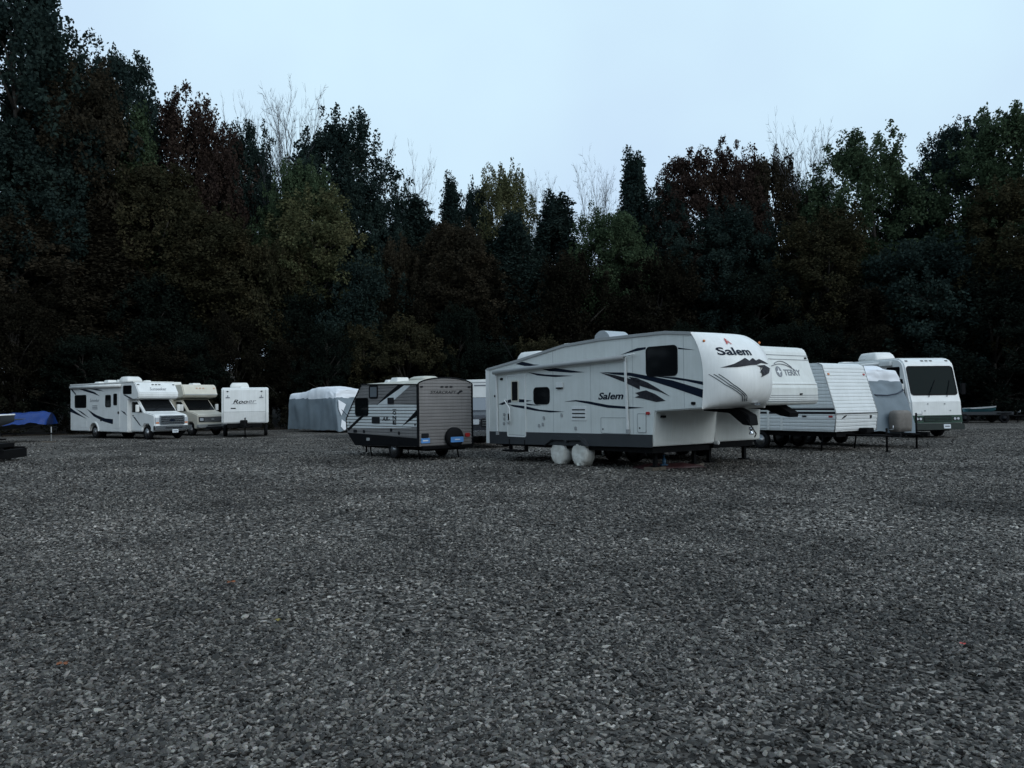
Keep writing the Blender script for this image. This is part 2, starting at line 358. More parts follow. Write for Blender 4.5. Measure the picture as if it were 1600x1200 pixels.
# loose stones: geometry nodes put one of six chipped stones on every point
def stone_field():
    rng = np.random.default_rng(11)
    P, S, Ro, I, T = [], [], [], [], []
    for y0, y1, dens, smin, smax in ((3.0, 6.5, 3000, 0.008, 0.026), (6.5, 11, 1500, 0.009, 0.029), (11, 18, 520, 0.011, 0.034), (18, 30, 120, 0.016, 0.04), (30, 46, 26, 0.02, 0.045)):
        hw = 0.70*y1+1.2; n = int(dens*(y1-y0)*2*hw)
        x = rng.uniform(-hw, hw, n); y = rng.uniform(y0, y1, n)
        keep = np.abs(x) < 0.70*y+1.2
        cl = np.sin(x*0.9+1.3*np.sin(y*0.7))*np.sin(y*1.1+0.8*np.sin(x*1.7)) + 0.6*np.sin(x*2.7+y*1.9)   # thinner where wheels have pressed the stones in
        keep &= rng.uniform(0, 1, n) < np.clip(0.70+0.28*cl, 0.3, 1)
        x, y = x[keep], y[keep]; n = len(x)
        r = smin+(smax-smin)*rng.beta(1.1, 4.4, n)
        P.append(np.c_[x, y, r*rng.uniform(0.05, 0.6, n)])
        S.append(np.c_[r*rng.uniform(0.9, 1.7, n), r*rng.uniform(0.7, 1.15, n), r*rng.uniform(0.32, 0.68, n)])
        Ro.append(np.c_[rng.normal(0, 0.42, n), rng.normal(0, 0.42, n), rng.uniform(0, 6.28, n)])
        I.append(rng.integers(0, 6, n)); T.append(rng.uniform(0, 1, n))
    P, S, Ro, I, T = map(np.concatenate, (P, S, Ro, I, T))
    me = bpy.data.meshes.new('gravel_stones'); me.vertices.add(len(P)); me.vertices.foreach_set('co', P.astype(np.float32).ravel())
    for nm, ty, arr, key in (('scl', 'FLOAT_VECTOR', S, 'vector'), ('rot', 'FLOAT_VECTOR', Ro, 'vector'), ('pick', 'INT', I, 'value'), ('tone', 'FLOAT', T, 'value')):
        at = me.attributes.new(nm, ty, 'POINT'); at.data.foreach_set(key, arr.astype(np.int32 if ty == 'INT' else np.float32).ravel())
    m = bpy.data.materials.new('stone'); m.use_nodes = True; t = m.node_tree; b = t.nodes['Principled BSDF']; b.inputs['Roughness'].default_value = 0.72; b.inputs['Specular IOR Level'].default_value = 0.3
    at = t.nodes.new('ShaderNodeAttribute'); at.attribute_type = 'INSTANCER'; at.attribute_name = 'tone'
    r = t.nodes.new('ShaderNodeValToRGB'); e = r.color_ramp.elements
    e[0].color = (0.0164, 0.0150, 0.0135, 1); e[1].color = (0.5559, 0.5100, 0.4590, 1)
    for p, c in ((0.2, (0.0457, 0.0419, 0.0377)), (0.45, (0.0940, 0.0862, 0.0776)), (0.62, (0.1206, 0.1106, 0.0996)), (0.80, (0.1875, 0.1720, 0.1548)), (0.945, (0.2948, 0.2704, 0.2434)), (0.98, (0.3891, 0.3570, 0.3213))):
        k = e.new(p); k.color = (*c, 1)
    t.links.new(at.outputs['Fac'], r.inputs[0])
    no = t.nodes.new('ShaderNodeTexNoise'); no.inputs['Scale'].default_value = 3.0; tc = t.nodes.new('ShaderNodeTexCoord'); t.links.new(tc.outputs['Object'], no.inputs['Vector'])
    mx = t.nodes.new('ShaderNodeMix'); mx.data_type = 'RGBA'; mx.blend_type = 'MULTIPLY'; mx.inputs[0].default_value = 0.5
    t.links.new(r.outputs[0], mx.inputs[6]); t.links.new(no.outputs['Color'], mx.inputs[7])
    ge = t.nodes.new('ShaderNodeNewGeometry'); bn = t.nodes.new('ShaderNodeTexNoise'); bn.inputs['Scale'].default_value = 0.27; bn.inputs['Distortion'].default_value = 0.6; bn.inputs['Detail'].default_value = 8; bn.inputs['Roughness'].default_value = 0.62
    rm = t.nodes.new('ShaderNodeMapRange'); rm.inputs[1].default_value = 0.35; rm.inputs[2].default_value = 0.68; rm.inputs[3].default_value = 0.5; rm.inputs[4].default_value = 1.28
    mu = t.nodes.new('ShaderNodeVectorMath'); mu.operation = 'SCALE'
    t.links.new(ge.outputs['Position'], bn.inputs['Vector']); t.links.new(bn.outputs['Fac'], rm.inputs[0]); t.links.new(mx.outputs[2], mu.inputs[0]); t.links.new(rm.outputs[0], mu.inputs['Scale']); t.links.new(mu.outputs[0], b.inputs['Base Color'])
    ng = bpy.data.node_groups.new('stones', 'GeometryNodeTree')
    ng.interface.new_socket('Geometry', in_out='INPUT', socket_type='NodeSocketGeometry'); ng.interface.new_socket('Geometry', in_out='OUTPUT', socket_type='NodeSocketGeometry')
    nn = ng.nodes.new; gi = nn('NodeGroupInput'); go = nn('NodeGroupOutput'); iop = nn('GeometryNodeInstanceOnPoints'); join = nn('GeometryNodeGeometryToInstance')
    for k in range(6):
        ico = nn('GeometryNodeMeshIcoSphere'); ico.inputs['Subdivisions'].default_value = 2; ico.inputs['Radius'].default_value = 1.0
        sp = nn('GeometryNodeSetPosition'); nz = nn('ShaderNodeTexNoise'); nz.noise_dimensions = '4D'; nz.inputs['W'].default_value = 3.7*k; nz.inputs['Scale'].default_value = 1.3; nz.inputs['Detail'].default_value = 2.5
        sb = nn('ShaderNodeVectorMath'); sb.operation = 'SUBTRACT'; sb.inputs[1].default_value = (0.5, 0.5, 0.5)
        scn = nn('ShaderNodeVectorMath'); scn.operation = 'SCALE'; scn.inputs['Scale'].default_value = 1.7
        sm = nn('GeometryNodeSetMaterial'); sm.inputs['Material'].default_value = m
        fl = nn('GeometryNodeSetShadeSmooth'); fl.inputs['Shade Smooth'].default_value = False
        ng.links.new(nz.outputs['Color'], sb.inputs[0]); ng.links.new(sb.outputs[0], scn.inputs[0]); ng.links.new(scn.outputs[0], sp.inputs['Offset'])
        ng.links.new(ico.outputs['Mesh'], sp.inputs['Geometry']); ng.links.new(sp.outputs[0], fl.inputs[0]); ng.links.new(fl.outputs[0], sm.inputs[0]); ng.links.new(sm.outputs[0], join.inputs[0])
    def na(nm, ty):
        a = nn('GeometryNodeInputNamedAttribute'); a.data_type = ty; a.inputs[0].default_value = nm; return a.outputs[0]
    ng.links.new(gi.outputs[0], iop.inputs['Points']); ng.links.new(join.outputs[0], iop.inputs['Instance']); iop.inputs['Pick Instance'].default_value = True
    ng.links.new(na('pick', 'INT'), iop.inputs['Instance Index']); ng.links.new(na('rot', 'FLOAT_VECTOR'), iop.inputs['Rotation']); ng.links.new(na('scl', 'FLOAT_VECTOR'), iop.inputs['Scale'])
    ng.links.new(iop.outputs[0], go.inputs[0])
    o = link(bpy.data.objects.new('gravel_stones', me)); md = o.modifiers.new('stones', 'NODES'); md.node_group = ng
    tag(o, 'loose grey crushed stones covering the lot', 'gravel', kind='stuff')
stone_field()

# ------------------------------------------------------------------ trees
def leaf_cloud(seed, nclump=120, per=170, low=0.2, R_=4.0, H=20.0, size=(0.11, 0.20), shape='round', spire=0.5):
    g = np.random.default_rng(seed)
    t = g.uniform(0, 1, nclump)**0.85; ang = g.uniform(0, 6.283, nclump)
    if shape == 'round': prof = np.sin(np.pi*np.clip(0.10+0.82*t, 0, 1))**0.65
    elif shape == 'cone': prof = np.clip(1.05-0.92*t, 0.06, 1)*np.clip(0.6+2*t, 0, 1)
    else: prof = np.sin(np.pi*np.clip(0.24+0.70*t, 0, 1))**0.5
    ph = g.uniform(0, 6.28, 4)
    lob = 1+0.22*np.sin(2*ang+ph[0]+4*t)+0.16*np.sin(3*ang+ph[1]-7*t)
    rad = R_*prof*lob*np.sqrt(g.uniform(0.12, 1.0, nclump))
    c = np.c_[rad*np.cos(ang), rad*np.sin(ang), H*(low+(0.95-low)*t)]
    sp = np.where(g.uniform(0, 1, nclump) < spire, 1, 0)*(t > 0.55)
    rx = g.uniform(0.5, 1.1, nclump)*R_/4.0*np.where(sp, 0.52, 1.0); rz = rx*np.where(sp, 2.9, g.uniform(0.55, 0.95, nclump))
    ns = nclump if H > 8 else 0                    # thin outer sprays that break the outline
    if ns:
        t2 = g.uniform(0.05, 1, ns); a2 = g.uniform(0, 6.283, ns); p2 = np.interp(t2, np.sort(t), prof[np.argsort(t)])
        r2 = R_*p2*(1+0.22*np.sin(2*a2+ph[0]+4*t2)+0.16*np.sin(3*a2+ph[1]-7*t2))*g.uniform(0.82, 1.12, ns)
        c2 = np.c_[r2*np.cos(a2), r2*np.sin(a2), H*(low+(1.0-low)*t2)+g.uniform(0, 0.5, ns)]
        x2 = g.uniform(0.16, 0.34, ns)*R_/4.0; c = np.r_[c, c2]; rx = np.r_[rx, x2]; rz = np.r_[rz, x2*g.uniform(1.2, 2.8, ns)]; sp = np.r_[sp, np.ones(ns)]
    k = np.r_[np.repeat(np.arange(nclump), per), np.repeat(np.arange(nclump, nclump+ns), per//5)]; n = len(k)
    d = g.normal(size=(n, 3)); d /= np.linalg.norm(d, axis=1)[:, None]
    q = g.uniform(0.25, 1.0, n)**0.45
    taper = np.where(sp[k] == 1, np.clip(1.0-0.5*d[:, 2], 0.3, 1.4), 1.0)
    p = c[k]+d*q[:, None]*np.c_[rx[k]*taper, rx[k]*taper, rz[k]]+g.normal(0, 0.10, (n, 3))
    a = g.normal(size=(n, 3)); a /= np.linalg.norm(a, axis=1)[:, None]
    b = np.cross(a, g.normal(size=(n, 3))+np.array([0, 0, 0.8])); b /= np.linalg.norm(b, axis=1)[:, None]
    s = g.uniform(size[0], size[1], n)[:, None]
    v = np.stack([p-a*s, p+b*s*0.62, p+a*s, p-b*s*0.62], 1).reshape(-1, 3)
    return v, c[:nclump]
def leaf_mesh(name, v):
    n = len(v)//4; me = bpy.data.meshes.new(name); me.vertices.add(4*n); me.vertices.foreach_set('co', v.astype(np.float32).ravel())
    me.loops.add(4*n); me.loops.foreach_set('vertex_index', np.arange(4*n, dtype=np.int32)); me.polygons.add(n)
    me.polygons.foreach_set('loop_start', np.arange(0, 4*n, 4, dtype=np.int32)); me.update(); me.validate()
    me.materials.append(None); return me
def trunk_mesh(name, clumps, H=20.0, seed=0, r=0.24):
    rd = random.Random(seed); bm = bmesh.new(); pts = []; x = y = 0
    for i in range(8):
        pts.append((x, y, -0.5+H*0.9*i/7)); x += rd.uniform(-0.25, 0.25); y += rd.uniform(-0.25, 0.25)
    add_tube(bm, pts, r, 8, r*0.18)
    idx = list(range(len(clumps))); rd.shuffle(idx)
    for i in idx[:26]:
        c = Vector(clumps[i]); zb = max(1.5, c.z-rd.uniform(1.5, 4.0)); f = max(0, min(6.99, (zb+0.5)/(H*0.9)*7)); k = int(f)
        b = Vector(pts[k]).lerp(Vector(pts[min(k+1, 7)]), f-k); mid = b.lerp(c, 0.5)+Vector((rd.uniform(-.3, .3), rd.uniform(-.3, .3), 0.3))
        add_tube(bm, [b, mid, c], 0.085, 5, 0.02)
    bmesh.ops.recalc_face_normals(bm, faces=bm.faces); me = bpy.data.meshes.new(name); bm.to_mesh(me); bm.free(); me.materials.append(MATS['bark'])
    me.polygons.foreach_set('use_smooth', [True]*len(me.polygons)); return me
TALL, LOW = [], []
for k, (shape, low, sp) in enumerate((('round', 0.30, 0.5), ('round', 0.24, 0.75), ('oval', 0.30, 0.3), ('cone', 0.16, 0.9), ('round', 0.34, 0.2), ('oval', 0.26, 0.7))):
    v, c = leaf_cloud(100+k, 175, 240, low, shape=shape, spire=sp, size=(0.07, 0.145)); TALL.append((leaf_mesh('crown', v), trunk_mesh('trunk', c, seed=k)))
for k, (shape, low) in enumerate((('oval', 0.10), ('round', 0.08), ('round', 0.16), ('oval', 0.05))):
    v, c = leaf_cloud(200+k, 120, 260, low, H=10.0, R_=3.2, shape=shape, spire=0.25, size=(0.06, 0.12)); LOW.append((leaf_mesh('crown', v), trunk_mesh('trunk', c, H=10.0, seed=30+k, r=0.15)))
def bare_mesh(seed, H=20.0, spread=0.42):
    rd = random.Random(seed); bt = bmesh.new(); bw = bmesh.new()
    def grow(p, d, ln, r, lev):
        n = 5 if lev == 0 else (4 if lev == 1 else 3 if lev == 2 else 2); pts = [p.copy()]; q = p.copy(); dd = d.copy()
        for i in range(n):
            dd = (dd+Vector((rd.uniform(-1, 1), rd.uniform(-1, 1), rd.uniform(-0.1, 0.8)))*(0.08 if lev == 0 else 0.16)).normalized(); q = q+dd*ln/n; pts.append(q.copy())
        add_tube(bt if lev < 2 else bw, pts, r, 6 if lev < 2 else 3, r*0.5)
        if lev >= 4: return
        for i in range(2 if lev == 0 else 1, len(pts)):
            for _ in range((3, 2, 2, 3)[lev]):
                if rd.random() < 0.92:
                    a = rd.uniform(0, 6.283); o = dd.orthogonal().normalized(); o = (Matrix.Rotation(a, 3, dd) @ o)
                    nd = (dd*rd.uniform(0.7, 1.0)+o*rd.uniform(spread, spread+0.45)+Vector((0, 0, 0.16))).normalized()
                    L_ = H*rd.uniform(0.34, 0.46)*(1.25-0.13*i) if lev == 0 else ln*rd.uniform(0.36, 0.52)
                    grow(pts[i], nd, L_, max(0.011, r*0.42), lev+1)
    grow(Vector((0, 0, -0.4)), Vector((0, 0, 1)), H*0.55, 0.17, 0)
    out = []
    for nm, bm in (('trunk', bt), ('crown', bw)):
        me = bpy.data.meshes.new(nm); bm.to_mesh(me); bm.free(); me.materials.append(MATS['bare_bark']); out.append(me)
    return out[1], out[0]
BARE = [bare_mesh(7, spread=0.45), bare_mesh(19, spread=0.38), bare_mesh(23, spread=0.6)]
def extent(me):
    n = len(me.vertices); c = np.empty(n*3, np.float32); me.vertices.foreach_get('co', c); c = c.reshape(-1, 3)
    return float(np.percentile(np.hypot(c[:, 0], c[:, 1]), 93)), float(np.percentile(c[:, 2], 99.8))
EXT = {me.name: extent(me) for me, _ in TALL+LOW+BARE}
KIND = {'D': 'dark green broadleaf tree', 'G': 'mid green leafy tree', 'B': 'russet brown autumn tree', 'O': 'olive and ochre autumn tree', 'R': 'maroon red autumn tree', 'Y': 'yellow green autumn tree', 'N': 'bare leafless grey tree', 'E': 'shade-painted green understory tree', 'F': 'shade-painted brown understory tree'}
def zone(px):
    for a, s in ((95, 'behind the blue tarp boat'), (285, 'behind the white cab-over motorhome'), (440, 'behind the cream motorhome and the small white trailer'), (560, 'behind the grey covered camper'), (745, 'behind the taupe striped trailer'), (1010, 'behind the rear half of the large white fifth-wheel'), (1200, 'behind the nose of the large white fifth-wheel'), (1330, 'behind the ribbed white trailer'), (1490, 'behind the green-nosed motorhome')):
        if px < a: return s
    return 'behind the low flat trailer'
TN = {'D': 'broadleaf_tree', 'G': 'leafy_tree', 'B': 'autumn_tree', 'O': 'autumn_tree', 'R': 'autumn_tree', 'Y': 'autumn_tree', 'N': 'bare_tree', 'E': 'understory_tree', 'F': 'understory_tree'}
trd = random.Random(3)
def tree(x, y, top, rad, kind, size='tall', variant=None):
    z = floor_z(x, y) if y > edge_y(x) else 0
    h = max(3.0, top-z)
    if kind == 'N': iv = trd.randrange(3); me, tr = BARE[iv]; k_ = 1.25; form = ('open', 'upright', 'spreading')[iv]
    elif size == 'tall': iv = trd.randrange(6); me, tr = TALL[iv]; k_ = 1.14; form = ('round-crowned', 'spire-topped', 'oval', 'conical', 'domed', 'plume-topped')[iv]
    else: iv = trd.randrange(4); me, tr = LOW[iv]; k_ = 1.0; form = ('bushy', 'rounded', 'leggy', 'low-skirted')[iv]
    er, ez = EXT[me.name]; sc = (k_*rad/er, k_*rad/er, h/ez)
    px = 800+1280*x/y
    e = empty(TN[kind], (x, y, z)); e.rotation_euler = (0, 0, trd.uniform(0, 6.28)); e.scale = sc
    how = 'tall ' if h > 17 else ('mid-height ' if h > 9.5 else 'small ')
    lb = how+form+' '+KIND[kind]+' '+zone(px)
    tag(e, lb, 'tree', lb.replace('tree behind', 'trees behind'))
    c = link(bpy.data.objects.new('crown', me), e)
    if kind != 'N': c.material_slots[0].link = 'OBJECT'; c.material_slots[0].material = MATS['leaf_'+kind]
    link(bpy.data.objects.new('trunk', tr), e)
HERO = [(-31.7,52,30.5,4.7,"D"),(-32.8,60,29.1,4.0,"D"),(-29.5,62,28.7,3.3,"D"),(-28.3,54,23.8,3.6,"B"),(-28.9,50,19.0,3.6,"D"),(-26.0,57,22.7,2.6,"G"),(-24.2,61,25.1,3.3,"R"),(-22.3,63,23.1,2.5,"R"),(-24.0,55,18.0,3.7,"O"),(-21.0,66,24.6,2.4,"D"),(-23.8,72,29.2,3.2,"N"),(-18.4,70,29.8,3.5,"N"),(-14.0,67,25.5,3.9,"D"),(-15.4,60,19.8,2.4,"G"),(-14.0,58,16.7,3.6,"Y"),(-9.0,72,24.8,3.0,"N"),(-8.1,58,13.4,2.1,"B"),(-11.1,64,19.2,3.2,"D"),(-4.9,68,20.5,2.1,"D"),(-7.6,66,18.4,3.3,"D"),(-2.7,68,20.0,1.5,"D"),(-0.3,67,21.1,2.7,"Y"),(-4.0,58,14.6,3.2,"B"),(0.2,60,15.6,3.2,"D"),(3.1,73,22.4,2.0,"N"),(7.4,72,22.8,2.4,"N"),(3.8,66,18.5,3.6,"D"),(10.1,66,21.8,2.7,"D"),(7.2,60,15.8,2.7,"G"),(15.0,66,21.8,3.3,"R"),(18.7,67,22.7,2.7,"R"),(21.9,68,22.3,2.7,"B"),(25.7,69,25.2,3.0,"N"),(16.2,60,16.1,3.2,"D"),(21.5,56,14.7,3.3,"O"),(24.3,66,19.3,1.8,"G"),(27.1,62,22.0,3.9,"G"),(32.6,66,20.0,2.7,"D"),(35.5,64,23.3,3.2,"D"),(33.6,54,21.1,3.6,"G"),(30.4,50,14.7,3.4,"O"),(27.1,53,12.2,4.3,"D"),(12.3,64,18.2,2.6,"D"),(-27.7,46,12.9,3.7,"B"),(-25.0,50,13.8,3.6,"B"),(-19.8,54,14.7,3.6,"O"),(-16.0,54,12.5,2.9,"O"),(-10.4,56,12.0,3.3,"D"),(3.7,57,12.0,3.3,"B"),(10.4,57,11.9,3.3,"B"),(16.8,56,10.7,3.5,"D"),(22.1,53,8.9,3.6,"B"),(28.1,47,8.8,3.6,"D"),(-1.7,58,11.3,3.1,"B"),(-21.5,50,9.8,3.4,"D"),(-25.2,46,8.5,3.5,"B"),(-6.1,56,10.1,2.8,"B"),(-13.5,54,9.5,2.9,"D")]
for x, y, top, rad, k in HERO:
    q = (61+(y-46)*0.62)/y                    # set the whole stand back behind the parked row
    x, y, top, rad = x*q, y*q, 1.8+(top-1.8)*q, rad*q
    tree(x, y, top, rad, k if top > 14 or k in 'OY' else ('E' if k in 'DG' else 'F'), 'tall' if top > 16 else 'low')  # low trees take the leaf colours with shade painted in
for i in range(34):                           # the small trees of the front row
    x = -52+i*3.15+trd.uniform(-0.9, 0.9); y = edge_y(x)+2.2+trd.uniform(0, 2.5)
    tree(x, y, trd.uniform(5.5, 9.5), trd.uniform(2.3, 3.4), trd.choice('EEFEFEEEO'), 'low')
for i in range(30):                           # deeper rows that close the wood
    x = -60+i*4.2+trd.uniform(-1.5, 1.5); y = edge_y(x)+16+trd.uniform(0, 12)
    tree(x, y, trd.uniform(13, 18.5)+ (6 if x < -22 else 0), trd.uniform(3.4, 4.6), trd.choice('DDBDODG'), 'tall')
# undergrowth along the edge, one tangled mass
uv = []
for i in range(100):
    x = -56+i*1.12+trd.uniform(-0.5, 0.5); y = edge_y(x)+1.0+trd.uniform(0, 2.6)
    v, c = leaf_cloud(500+i, 9, 70, 0.05, R_=1.3, H=trd.uniform(1.6, 3.4), shape='oval', spire=0.2, size=(0.06, 0.11))
    uv.append(v+np.array([x, y, floor_z(x, y)-0.1]))
me = leaf_mesh('undergrowth', np.concatenate(uv)); me.materials[0] = MATS['leaf_U']
tag(link(bpy.data.objects.new('undergrowth', me)), 'dark tangled undergrowth along the forest edge', 'undergrowth', kind='stuff')

# unseen trees added round the clearing to darken reflections and block low sky
wv = []
ring = [(-52-5*math.sin(k), 44-5.2*k) for k in range(10)]+[(58+4*math.sin(k), 44-5.2*k) for k in range(10)]
ring += [(54*math.cos(math.pi+k/47*math.pi), 34*math.sin(math.pi+k/47*math.pi)-8) for k in range(48)]
for i, (x, y) in enumerate(ring):
    x += trd.uniform(-3, 3); y += trd.uniform(-3, 3)
    v, c = leaf_cloud(900+i, 40, 30, 0.02, R_=trd.uniform(3.5, 5), H=trd.uniform(12, 17), shape='oval', spire=0.2, size=(0.35, 0.6)); wv.append(v+np.array([x, y, 0]))
me = leaf_mesh('added_woods', np.concatenate(wv)); me.materials[0] = MATS['leaf_D']
tag(link(bpy.data.objects.new('added_woods', me)), 'unseen dark leafy trees added round the lot to dim the light', 'added_woods', kind='stuff')

# ------------------------------------------------------------------ vehicles
RV = 'campers parked in the row'
# ---- large white fifth-wheel
a = V('fifth_wheel_trailer', 'large white fifth-wheel camper with navy swooshes, Salem lettering and cloth-covered wheels', 'camper', (1.56, 23.19), -53, 1, 2.4)
top = [(-3.9, 2.85), (-2.39, 3.04), (-0.15, 3.38), (1.44, 3.46), (3.73, 3.47), (4.55, 3.39)]
capl = [(4.55, 3.39), (4.70, 3.24), (4.88, 2.78), (4.93, 2.32), (4.86, 1.60)]
a.prism('body', top+capl[1:]+[(3.35, 1.52), (3.24, 0.64), (-3.79, 0.51)], 'side', 0, 2.4, 'white_side', bevel=0.025)
a.prism('roof', [(u, z+0.045) for u, z in top]+[(u, z-0.03) for u, z in top[::-1]], 'side', -0.03, 2.43, 'grey_trim')
for ch in list(a.o.children):                 # the roof falls away to the far side at the nose
    for v in ch.data.vertices:
        if v.co.y > 2.2 and v.co.z > 2.9 and v.co.x > 3.0: v.co.z -= 0.16*min(1, (v.co.x-3.0)/1.3)
for t0 in (0, 2.4):
    s = 1 if t0 else -1
    a.prism('skirt', [(-3.80, 0.88), (3.25, 0.94), (3.24, 0.62), (-3.80, 0.49)], 'side', t0-s*0.004, t0+s*0.014, 'grey_skirt')
a.prism('corner_trim', rect(-3.97, 0.5, -3.80, 2.86), 'side', -0.02, 0.06, 'white_gel')
# moulded front cap
zs = [3.40, 3.44, 3.40, 3.28, 3.08, 2.80, 2.45, 2.10, 1.86, 1.70, 1.61, 1.58]; bs = [0.0, 0.10, 0.24, 0.40, 0.52, 0.62, 0.70, 0.73, 0.67, 0.54, 0.30, 0.0]
def capu(z):
    for (u0, z0), (u1, z1) in zip(capl, capl[1:]):
        if z1 <= z <= z0: return u0+(u1-u0)*(z0-z)/(z0-z1)
    return capl[0][0] if z > 3.3 else capl[-1][0]
def capb(z):
    for i in range(2, len(zs)-1):
        if zs[i+1] <= z <= zs[i]: return bs[i]+(bs[i+1]-bs[i])*(zs[i]-z)/(zs[i]-zs[i+1])
    return 0.1
def cap_u(d, z, b=None): return capu(z)-0.02+(capb(z) if b is None else b)*(1-abs((d-1.2)/1.2)**2.6)
def on_cap(p, t): return Vector((cap_u(p[0], p[1])+t, p[0], p[1]))
nd = 28; vs = []; fs = []
for z, b in zip(zs, bs):
    for j in range(nd+1):
        d = 1.2+1.215*math.sin(math.pi*(j/nd-0.5)); k = 1-abs((d-1.2)/1.215)**2.6
        vs.append((capu(min(max(z, 1.6), 3.39))-0.02+b*max(k, 0)+0.012, d, z-(0.20*abs((d-1.2)/1.215)**4 if z > 3.2 and d > 1.2 else 0)))
for i in range(len(zs)-1):
    for j in range(nd): p = i*(nd+1)+j; fs.append((p, p+nd+1, p+nd+2, p+1))
cap = raw('front_cap', vs, fs, 'white_gel', a.o, True)
md = cap.modifiers.new('sub', 'SUBSURF'); md.levels = md.render_levels = 2
C0 = 0.0
a.text('lettering', 'Salem', 0.26, 1.12, 2.85, on_cap, 'navy', out=1, base=0.018, bold=0.02, height=0.19, parent=cap)
a.text('emblem', 'A', 0.56, 0.70, 3.12, on_cap, 'red_print', out=1, base=0.022, height=0.15, parent=cap, bold=0.01)
def cap_poly(name, poly, m, off=0.0):
    # strips so that the print follows the curved cap
    xs = [p[0] for p in poly]; n = max(6, int((max(xs)-min(xs))/0.05)); bm = bmesh.new(); e = (max(xs)-min(xs))/n
    for k in range(n):
        x0 = min(xs)+k*e; c = [(q[1], q[0]) for q in clip([(p[1], p[0]) for p in poly], x0, x0+e)]
        if len(c) >= 3:
            add_prism(bm, [on_cap(p, 0.010+off) for p in c], [on_cap(p, 0.022+off) for p in c])
    return from_bm(name, bm, m, cap)
cap_poly('mountain_print', [(0.24, 2.55), (0.52, 2.64), (0.82, 2.78), (0.93, 2.71), (1.07, 2.78), (1.16, 2.72), (1.30, 2.76), (1.70, 2.65), (1.34, 2.67), (1.15, 2.62), (0.93, 2.61), (0.56, 2.56)], 'rock_print')
cap_poly('mountain_print', [(1.15, 2.60), (1.45, 2.62), (1.72, 2.54), (1.56, 2.42), (1.22, 2.33), (1.31, 2.42), (1.21, 2.45), (1.37, 2.55)], 'rock_print')
for k in range(3):
    P = [(0.06+0.07*k, 2.40), (0.30+0.07*k, 2.15), (0.66+0.06*k, 1.90), (0.80+0.06*k, 1.72)]; bm = bmesh.new(); pts = []
    for (x0, z0), (x1, z1) in zip(P, P[1:]):
        pts += [on_cap((x0+(x1-x0)*q/5, z0+(z1-z0)*q/5), 0.016) for q in range(5)]
    add_tube(bm, pts, 0.008, 5); from_bm('pinstripe', bm, 'navy', cap)
for d, z in ((0.13, 3.20), (2.2, 3.22)):
    bm = bmesh.new(); c = on_cap((d, z), 0.02); add_lathe(bm, [(0.03, -0.02), (0.035, 0.0), (0.02, 0.02)], c, 'X', 10); from_bm('marker_light', bm, 'amber', cap, True)
a.box('cap_latch', 5.40, 1.12, 1.66, 5.50, 1.34, 1.71, 'chrome', cap)
# basement front wall and belly
a.prism('front_panel', rect(0.62, 0.76, 1.9, 1.42), lambda p, t: Vector((3.24+0.125*(p[1]-0.64)+t, p[0], p[1])), -0.004, 0.012, 'white_side')
a.box('belly_pan', -3.6, 0.1, 0.46, 3.15, 2.3, 0.60, 'black_metal')
a.box('overhang_light', 3.30, 0.2, 1.36, 3.42, 0.32, 1.42, 'black_trim')
a.box('body_hook', 3.24, 2.35, 0.60, 3.40, 2.43, 0.70, 'white_gel', bevel=0.02)
# pin box
a.prism('pin_box', [(4.0, 1.60), (5.0, 1.60), (5.38, 1.42), (5.42, 1.17), (5.20, 1.19), (4.8, 1.47), (4.0, 1.53)], 'side', 1.03, 1.37, 'black_metal', bevel=0.02)
bm = bmesh.new(); add_lathe(bm, [(0.055, 0.0), (0.055, -0.05), (0.032, -0.06), (0.032, -0.12), (0.055, -0.13), (0.055, -0.17)], (5.32, 1.2, 1.13), 'Z', 12); from_bm('king_pin', bm, 'chrome', a.o, True)
a.tube('brake_cable', [(5.2, 1.05, 1.45), (5.45, 1.0, 1.2), (5.55, 1.08, 0.98), (5.42, 1.2, 0.90)], 0.015, 'black_metal')
# windows, door, hatches
a.window(-1.49, 1.76, -0.81, 2.20, r=0.1); a.window(3.10, 2.43, 4.08, 3.12, r=0.09)
dr = a.prism('door', rrect(-2.80, 0.80, -1.94, 2.60, 0.05), 'side', 0.0, -0.018, 'white_side')
a.ring('door_frame', rrect(-2.84, 0.74, -1.90, 2.64, 0.06), rrect(-2.80, 0.79, -1.94, 2.60, 0.05), 'side', 0.004, -0.028, 'white_gel', dr)
a.window(-2.57, 1.85, -2.27, 2.43, base=-0.018, r=0.02, frame='cream', parent=dr)
a.box('door_handle', -2.76, -0.05, 1.25, -2.68, -0.015, 1.45, 'black_trim', dr)
a.tube('grab_handle', [(-2.86, -0.02, 1.90), (-2.86, -0.10, 1.86), (-2.58, -0.12, 1.62), (-2.56, -0.12, 1.26), (-2.62, -0.10, 1.19), (-2.86, -0.02, 1.18)], 0.02, 'white_gel')
st = a.box('entry_step', -2.76, -0.28, 0.30, -1.95, 0.1, 0.35, 'black_metal'); a.box('step_side', -2.76, -0.02, 0.35, -2.72, 0.1, 0.66, 'black_metal', st); a.box('step_side', -1.99, -0.02, 0.35, -1.95, 0.1, 0.66, 'black_metal', st)
a.box('range_vent', -0.46, -0.04, 2.20, -0.15, 0.0, 2.36, 'white_gel', bevel=0.01); a.box('vent_flap', -0.44, -0.05, 2.17, -0.17, -0.02, 2.205, 'black_trim')
lv = a.prism('fridge_vent', rrect(0.18, 1.27, 0.79, 1.66, 0.03), 'side', 0, -0.014, 'white_gel')
for k in range(3): a.prism('louver', rect(0.22, 1.345+0.105*k, 0.75, 1.375+0.105*k), 'side', -0.01, -0.024, 'charcoal', lv)
